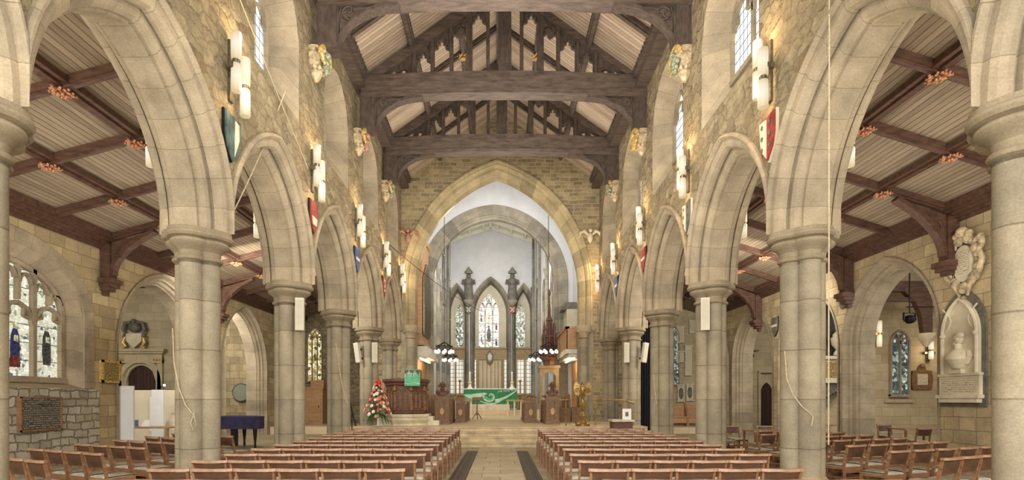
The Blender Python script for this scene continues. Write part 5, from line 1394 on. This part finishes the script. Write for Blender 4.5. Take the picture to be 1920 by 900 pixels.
# right chapel (frontal wall y=20.5)
RY=20.5
gothic_window((15.3,RY-.07,0),0,.38,1.75,3.75,.55,2,'dark_glass','narrow two-light window with dark glass in the right chapel',bw=.06,inter=True)
mb=MB(); mb.box(14.75,15.85,RY-.1,RY+.02,1.5,1.62); struct(mb.build('trim_chapel_sill',M['room']),'stone sill of the right chapel window')
t=thing('framed_memorial','small dark carved memorial right of the chapel window','plaque',(16.15,RY,2.4))
mb=MB(); mb.prism([(-.36,-.4),(.36,-.4),(.42,.0),(.36,.32),(.16,.34),(.1,.5),(-.1,.5),(-.16,.34),(-.36,.32),(-.42,0)],-.1,0,f); mb.ball((0,-.08,.5),.1,8); mb.build('carved_frame',M['pew'],t,world=False)
mb=MB(); mb.quad([(-.2,-.11,-.22),(.2,-.11,-.22),(.2,-.11,.2),(-.2,-.11,.2)],[(0,0),(.4,0),(.4,.4),(0,.4)]); mb.build('inscribed_plate',M['plate_pale'],t,world=False)
t=thing('spotlight','black theatre spotlight hanging in the first right aisle arch','spotlight',(13.2,17.2,4.3))
mb=MB(); mb.ball((0,0,-.1),.16,10,(1.1,1.2,.9)); mb.box(-.2,.2,-.03,.03,.08,.12); mb.box(-.2,-.17,-.03,.03,-.1,.1); mb.box(.17,.2,-.03,.03,-.1,.1); mb.build('lamp_body',M['iron'],t,world=False)
mb=MB(); mb.tube([(0,0,.1),(0,0,2.3)],.02,6); mb.build('drop_rod',M['iron'],t,world=False); mb=MB(); mb.tube([(-.1,0,.3),(1.1,0,.3)],.02,6); mb.build('cross_bar',M['iron'],t,world=False)
t=thing('wall_spotlight','small black spotlight on the wall beyond the third right arch','spotlight',(12.9,27.4,4.0))
mb=MB(); mb.ball((0,0,-.12),.14,10); mb.box(-.3,.4,.0,.05,.12,.16); mb.build('lamp_body',M['iron'],t,world=False)
mb=MB()
for z in (6.0,): 
    mb.bar((11.0,18.6,5.55),(18,18.6,5.55),.25,.35); mb.bar((11.0,18.6,5.1),(18,18.6,5.1),.16,.14)
tag(mb.build('chapel_tie_beam',M['aisle_beam']),'dark timber tie beam across the right chapel','beam')
t=thing('chapel_bracket','dark curved timber bracket on a pale corbel in the right chapel','bracket',(14.9,18.6,4))
mb=MB(); mb.prism([(14.0,5.4),(15.0,5.4),(15.0,3.9),(14.7,3.9),(14.6,4.6),(14.4,5.0)],18.5,18.7,lambda a,b,c:(a,c,b)); mb.build('brace',M['aisle_beam'],t)
mb=MB(); mb.lathe([(.05,3.45),(.2,3.7),(.28,3.88),(.28,3.92)],12,(14.85,18.6,0)); mb.build('corbel',M['marble'],t,smooth=True)
sconce('chapel_light','bright twin glass wall light at the left of the first right aisle arch',(13.4,19.0,3.95),0,[(0,-.15,0)],.95)
sconce('chapel_light','twin glass wall light beside the dark bracket in the right chapel',(16.4,RY,3.4),0,[(0,-.2,.1)],.7)
# pyramid monument
t=thing('obelisk_monument','dark pyramid wall monument with a pale urn, tablet and carved shield','monument',(12.55,RY,0))
mx=12.45
mb=MB(); mb.prism([(-.75,3.25),(.75,3.25),(.3,5.0),(.15,5.25),(-.15,5.25),(-.3,5.0)],RY-.06,RY,lambda a,b,c:(mx+a,c,b)); mb.build('dark_pyramid',M['black_marble'],t)
mb=MB(); mb.lathe([(.14,3.3),(.12,3.4),(.05,3.5),(.2,3.7),(.23,3.95),(.15,4.02),(.17,4.08),(.05,4.2),(.03,4.3)],14,(mx+.35,RY-.25,0)); mb.build('urn',M['marble'],t,smooth=True)
mb=MB(); mb.box(mx-.9,mx+.9,RY-.35,RY,3.15,3.27); mb.box(mx-.8,mx+.8,RY-.2,RY,2.35,3.15); mb.box(mx-.9,mx+.9,RY-.3,RY,2.25,2.37); mb.build('tablet',M['marble'],t)
mb=MB(); mb.quad([(mx-.65,RY-.21,2.45),(mx+.65,RY-.21,2.45),(mx+.65,RY-.21,3.05),(mx-.65,RY-.21,3.05)],[(0,0),(1.3,0),(1.3,.6),(0,.6)]); mb.build('inscribed_plate',M['plate_gold'],t)
mb=MB(); mb.prism([(-.5,2.2),(.5,2.2),(.42,1.75),(.15,1.45),(0,1.3),(-.15,1.45),(-.42,1.75)],RY-.12,RY,lambda a,b,c:(mx+a,c,b))
for k in range(7): mb.ball((mx-.36+.12*k,RY-.14,1.95-.12*(3-abs(k-3))*.5),.09,8)
mb.build('carved_shield',M['slate'],t,smooth=True)
# doorway beyond third arch
t=thing('narrow_doorway','narrow pointed doorway in a square stone frame beyond the third right arch','door',(13.75,27.6,0))
mb=MB(); mb.box(13.3,13.42,27.45,27.6,0,3.0); mb.box(14.15,14.3,27.45,27.6,0,3.0); mb.box(13.3,14.3,27.42,27.6,3.0,3.12); mb.build('stone_frame',M['room'],t)
mb=MB(); mb.prism([(-.28,0),(.28,0),(.28,2.0)]+[(x,2.0+z) for x,z in arc_pts(.28,.5,0,6)][::-1][1:-1]+[(-.28,2.0)],27.52,27.58,lambda a,b,c:(13.75+a,c,b)); mb.build('door_leaf',M['darkdoor'],t)
# right aisle east end: monuments, window and benches
gothic_window((9.25,28.5,0),0,.32,2.4,5.0,.6,2,'dark_glass','tall narrow window at the far end of the right aisle',bw=.05)
for i,(x,z,w_,h_,nm) in enumerate(((9.62,5.1,.38,.8,'upper rectangular'),(10.35,5.5,.5,.6,'topmost tilted'),(10.05,3.7,.36,1.5,'tall'),(9.62,3.9,.36,.5,'middle square'),(9.65,1.95,.36,.8,'lower oval fronted'),(10.12,2.0,.36,.8,'lower right oval fronted'))):
    t=thing('wall_tablet',f'{nm} pale memorial tablet at the far end of the right aisle','tablet',(x,28.55,z))
    mb=MB(); mb.box(-w_/2,w_/2,-.08,.0,-h_/2,h_/2); mb.box(-w_/2-.04,w_/2+.04,-.14,0,h_/2,h_/2+.07); mb.box(-w_/2-.03,w_/2+.03,-.12,0,-h_/2-.05,-h_/2); mb.build('slab',M['marble'],t,world=False)
    mb=MB(); mb.prism([(w_*.36*math.cos(2*PI*k/16),h_*.38*math.sin(2*PI*k/16)) for k in range(16)],-.1,-.08,f) if 'oval' in nm else mb.quad([(-w_*.38,-.085,-h_*.4),(w_*.38,-.085,-h_*.4),(w_*.38,-.085,h_*.4),(-w_*.38,-.085,h_*.4)],[(0,0),(w_,0),(w_,h_),(0,h_)])
    mb.build('inscribed_plate',M['plate_pale' if 'oval' not in nm else 'slate'],t,world=False)
for i,x in enumerate((8.95,9.75)):
    t=thing('oak_bench',f'{("left","right")[i]} light oak settle at the far end of the right aisle','bench',(x,26.8,.3))
    mb=MB(); mb.box(-.36,.36,-.25,.25,.42,.47); mb.build('seat',M['light_wood'],t,world=False)
    mb=MB(); mb.box(-.36,.36,.2,.25,.47,1.05); mb.build('backrest',M['light_wood'],t,world=False)
    mb=MB(); mb.box(-.34,.34,-.22,-.19,.15,.4); mb.build('front_panel',M['light_wood'],t,world=False)
    for q in (-1,1): mb=MB(); mb.prism([(-.27,0),(.27,0),(.27,1.12),(.1,1.1),(-.2,.75),(-.27,.6)],-.02,.02,lambda a,b,c:(q*.37+c,a,b)); mb.build('side_panel',M['light_wood'],t,world=False)
mb=MB(); n=60; mb.grid([[(5.35+1.3*i/n,21.6+.05*math.sin(i*1.3),z) for i in range(n+1)] for z in (.0,5.0)],uv=lambda i,j:(j*.03,i*5.0)); tag(mb.build('black_curtain',M['curtain'],smooth=True),'tall black curtain hanging behind the third and fourth right columns','curtain')
# stair rail on the left
t=thing('iron_stair_rail','curved dark iron stair rail behind the fourth left column','rail',(-5.9,20.3,0))
mb=MB(); mb.tube([(-6.0,20.6,2.1),(-5.95,20.5,2.2),(-5.8,20.4,2.0),(-5.7,20.3,1.4),(-5.3,19.6,.6)],.03,8); mb.build('hand_rail',M['iron'],t,smooth=True)
for k in range(4): mb=MB(); mb.tube([(-5.95+.18*k,20.5-.2*k,0),(-5.95+.18*k,20.5-.2*k,1.9-.35*k)],.018,6); mb.build('baluster',M['iron'],t,smooth=True)

# ------------------------------------------------------------ chairs
def make_chair():
    t=thing('nave_chair','x','chair')
    # local: faces +y, back toward -y
    for s in (-1,1):
        x=s*.215
        mb=MB(); P=[(-.29,0),(-.245,0),(-.205,.25),(-.195,.45),(-.225,.62),(-.265,.785),(-.30,.785),(-.262,.6),(-.235,.43),(-.245,.25)]
        mb.prism(P,x-.014,x+.014,lambda a,b,c:(c,a,b)); mb.build('leg',M['chair_wood'],t,world=False)
        mb=MB(); mb.prism([(.17,0),(.205,0),(.20,.42),(.16,.42)],x-.014,x+.014,lambda a,b,c:(c,a,b)); mb.build('leg',M['chair_wood'],t,world=False)
    mb=MB()
    for s in (-1,1): mb.box(s*.215-.012,s*.215+.012,-.24,.19,.36,.41)
    mb.box(-.21,.21,.165,.19,.36,.41); mb.box(-.21,.21,-.235,-.215,.3,.41); mb.box(-.21,.21,-.2,.12,.2,.215); mb.box(-.21,.21,.12,.135,.2,.26)
    mb.build('seat_frame',M['chair_wood'],t,world=False)
    mb=MB(); n=6; rows=[]
    for y,dz in ((-.225,0),(-.2,.035),(0,.04),(.18,.035),(.215,.0)):
        rows.append([(x,y,.415+(dz if abs(x)<.2 else dz*.5)) for x in (-.215,-.2,-.1,0,.1,.2,.215)])
    b=mb.grid(rows); mb.box(-.214,.214,-.224,.214,.405,.418); mb.build('seat',M['chair_seat'],t,world=False,smooth=True)
    mb=MB(); R1=[];R2=[]
    for i in range(9):
        u=-1+2*i/8; d=-.03*(1-u*u)
        R1.append([(u*.205,-.222+d,.58),(u*.205,-.27+d,.76)]); R2.append([(u*.205,-.248+d,.58),(u*.205,-.296+d,.76)])
    loop=[[a[0],a[1],b[1],b[0]] for a,b in zip(R1,R2)]
    b=mb.grid(loop,closeu=True); mb.f([b,b+1,b+2,b+3]); e=b+8*4; mb.f([e+3,e+2,e+1,e]); mb.build('backrest',M['chair_back'],t,world=False,smooth=True)
    mb=MB(); rows=[]
    for i in range(9):
        u=-1+2*i/8; d=-.028*(1-u*u); w=.036 if abs(u)<.99 else .02
        rows.append([(u*.247,-.285+d-w,.772),(u*.247,-.285+d+w,.772),(u*.247,-.285+d+w*.9,.800+.006*abs(u)),(u*.247,-.285+d-w*.9,.800+.006*abs(u))])
    b=mb.grid(rows,closeu=True); mb.f([b,b+1,b+2,b+3]); e=b+8*4; mb.f([e+3,e+2,e+1,e]); mb.build('top_rail',M['chair_rail'],t,world=False)
    return t
proto=make_chair(); first=[True]
def chair(x,y,rz,label,group):
    if first[0]:
        first[0]=False; proto.location=(x,y,0); proto.rotation_euler=(0,0,rz); proto['label']=label; proto['group']=group; return proto
    return dup(proto,(x,y,0),rz,label,group)
NR=12
for k in range(NR):
    yb=5.33+.861*k                       # back top rail distance
    r=ORD[NR-1-k]
    for i in range(6 if k>3 or k==0 else 5 if k<3 else 6):
        chair(1.02+.25+.5*i,yb+.29,0,f'brown-backed wooden chair, right nave block, {r} row from the steps, {ORD[i]} from the aisle','chairs of the right nave block')
    for i in range(6 if k not in (1,) else 6):
        chair(-1.1-.25-.5*i,yb+.29,0,f'brown-backed wooden chair, left nave block, {r} row from the steps, {ORD[i]} from the aisle','chairs of the left nave block')
# angled aisle blocks
def angled(s,ax,ay,bx,by,n,r,grp,flip=0):
    d=Vector((bx-ax,by-ay,0)); L=d.length; d.normalize(); rz=math.atan2(d.y,d.x)
    for i in range(n):
        p=Vector((ax,ay,0))+d*(.25+.5*i)*(L/(.5*n)); q=Vector((-d.y,d.x,0))*.29; p+=q
        nm='left' if s<0 else 'right'
        idx=n-1-i if s<0 else i
        chair(p.x,p.y,rz,f'brown-backed wooden chair, {nm} aisle block, {r} angled row from the camera, {ORD[idx]} from the arcade',grp)
for j in range(6):
    y=6.98+.97*j
    angled(-1,-7.86,y+.92,-5.92 if j else -5.95,y-.0,4 if 0 else 4,ORD[j],'chairs of the left aisle block')
for j in range(6):
    y=7.3+1.03*j; n=5
    angled(1,6.05,y,8.75 if j>0 else 8.3,y+1.02,n,ORD[j],'chairs of the right aisle block')
# cafe tables and chairs
def cafe(label,x,y,w=.8,d=.8):
    t=thing('low_table',label,'table',(x,y,0))
    mb=MB(); mb.box(-w/2,w/2,-d/2,d/2,.70,.74); mb.build('top',M['chair_rail'],t,world=False)
    for a in (-1,1):
        for b in (-1,1): mb=MB(); mb.box(a*(w/2-.06)-.025,a*(w/2-.06)+.025,b*(d/2-.06)-.025,b*(d/2-.06)+.025,0,.7); mb.build('leg',M['chair_wood'],t,world=False)
    return t
cafe('wooden table among chairs behind the first right column',7.6,15.2,1.1,.8)
cafe('wooden table just inside the first right aisle arch',12.6,16.2,1.2,.8)
cafe('wooden table at the right of the first right aisle arch',13.6,15.0,1.2,.8)
cafe('wooden table seen between column and aisle wall on the right',11.3,18.6,.8,.7)
for i,(x,y,rz,nm) in enumerate(((6.9,14.3,.3,'near left corner'),(7.6,14.35,.1,'near side'),(8.1,16.2,2.9,'far side'),(6.55,15.4,-1.4,'left side'),(7.2,16.2,3.3,'far left corner'))):
    chair(x,y,rz,f'brown-backed wooden chair at the {nm} of the table behind the first right column','chairs round the tables')
for i,(x,y,rz,nm) in enumerate(((12.0,15.4,.1,'near the arch jamb'),(12.9,15.3,.0,'in the middle of the arch'),(13.9,13.9,.1,'at the right of the arch'),(12.6,17.25,3.1,'beyond the chapel table'),(11.4,17.9,.1,'behind the arch pier'))):
    chair(x,y,rz,f'brown-backed wooden chair in the right chapel, {nm}','chairs in the right chapel')
for i,(x,y,rz,nm) in enumerate(((-9.4,15.9,1.2,'beside the white display screen'),)):
    chair(x,y,rz,f'brown-backed wooden chair standing {nm}','loose chairs')
# ------------------------------------------------------------ lights & camera
def area(name,loc,rot,size,sizey,power,col):
    l=bpy.data.lights.new(name,'AREA'); l.shape='RECTANGLE'; l.size=size; l.size_y=sizey; l.energy=power; l.color=col
    o=bpy.data.objects.new(name,l); o.location=loc; o.rotation_euler=rot; COL.objects.link(o); return o
def point(name,loc,power,col,r=.05):
    l=bpy.data.lights.new(name,'POINT'); l.energy=power; l.color=col; l.shadow_soft_size=r
    o=bpy.data.objects.new(name,l); o.location=loc; COL.objects.link(o); return o
W1=(1,.95,.88); W2=(1,.97,.93); WARM=(1,.72,.42)
UP=(PI,0,0)
area('nave_up_fill',(0,9,3.6),UP,5,10,620,W1)  # added fill facing up, its unlit back toward the camera
area('nave_up_fill_far',(0,19,4.6),UP,4,7,480,W1)  # second added upward fill, farther along the nave
area('left_aisle_up_fill',(-8.2,12,3.2),UP,2,14,260,W1)  # unseen fill added to brighten the left aisle ceiling
area('right_aisle_up_fill',(8.2,12,3.2),UP,2,14,260,W1)  # unseen fill added to brighten the right aisle ceiling
area('west_fill',(0,-3,5.5),(PI/2,0,0),14,9,2600,W2)  # added frontal fill behind the camera; no window stands there
area('nave_front_fill',(0,9.5,9.3),(math.radians(50),0,0),6,2,380,W1)  # unseen fill added overhead, aimed forward and down the nave
area('left_aisle_front_fill',(-8.2,3,5.2),(math.radians(80),0,0),3,2,260,W1)  # added forward fill at the near end of the left aisle
area('right_aisle_front_fill',(8.2,3,5.2),(math.radians(80),0,0),3,2,260,W1)  # added forward fill at the near end of the right aisle
area('left_aisle_far_fill',(-8.2,17,5.6),(math.radians(68),0,0),3,1,340,W1)  # added fill for the far part of the left aisle
area('right_aisle_far_fill',(8.2,17,5.6),(math.radians(68),0,0),3,1,340,W1)  # added fill for the far part of the right aisle
area('left_chapel_fill',(-13.8,14.5,5.2),(math.radians(60),0,0),3,1,170,W1)  # unseen fill added to brighten the left chapel
area('left_recess_fill',(-12.8,22.4,5.2),(math.radians(60),0,0),3,1,260,W1)  # unseen fill added to brighten the left recess wall
area('right_chapel_fill',(14.2,13.2,5.2),(math.radians(60),0,0),4,1,190,W1)  # unseen fill added to brighten the right chapel
area('right_recess_fill',(13,22.2,5.2),(math.radians(60),0,0),3,1,120,W1)  # unseen fill added to brighten the right recess wall
area('crossing_fill',(-.4,24.9,10.5),(math.radians(62),0,0),4,2,340,W2)  # added fill behind the chancel arch for the crossing
area('sanctuary_fill',(-.7,29.7,9.5),(math.radians(65),0,0),4,2,520,W2)  # added fill aimed at the east wall, hidden from view
area('sanctuary_up_fill',(-.7,34,6),UP,2,6,160,W2)  # added upward fill for the sanctuary ceiling
area('crossing_up_fill',(-.2,27,6),UP,3,2,90,W2)  # added upward fill for the crossing ceiling
for sx in (-1,1):
    for k in range(1,6):
        y=YK[k] if k<5 else 23.6
        for dz in (.55,-.35): point('sconce_glow',(sx*(WF-.30),y-.02,7.03+dz),30,WARM,.06)
    for k in range(1,5): point('aisle_glow',(sx*(WB+.45),YK[k],5.8),12,WARM,.08)
point('throne_glow',(-3.6,27,3.3),30,WARM,.1); point('gallery_glow',(3.4,26.8,3.3),40,WARM,.1)
point('chapel_glow',(13.4,18.5,3.9),14,WARM,.1); point('bracket_glow',(16.4,20.0,3.4),14,WARM,.1)
area('roof_up_fill_near',(0,12.5,9.6),UP,4,5,120,W1)  # unseen fill added to lift the nearer roof boards
area('roof_up_fill_far',(0,18.6,9.6),UP,4,3,100,W1)  # unseen fill added to lift the farther roof boards
wd=bpy.data.worlds.new('World'); bpy.context.scene.world=wd; wd.use_nodes=True
wd.node_tree.nodes['Background'].inputs[0].default_value=(1,.96,.9,1); wd.node_tree.nodes['Background'].inputs[1].default_value=1.3
cam=bpy.data.cameras.new('camera'); co=bpy.data.objects.new('camera',cam); COL.objects.link(co)
# eye level 1.6 m
co.location=(0,0,1.6); co.rotation_euler=(PI/2,0,0); cam.sensor_width=36; cam.lens=18.75; cam.shift_x=22/1920; cam.shift_y=300/1920; cam.clip_end=200
bpy.context.scene.camera=co
vs=bpy.context.scene.view_settings; vs.view_transform='Standard'; vs.look='None'; vs.exposure=-.14; vs.gamma=1
bpy.context.scene.cycles.max_bounces=8; bpy.context.scene.cycles.diffuse_bounces=4
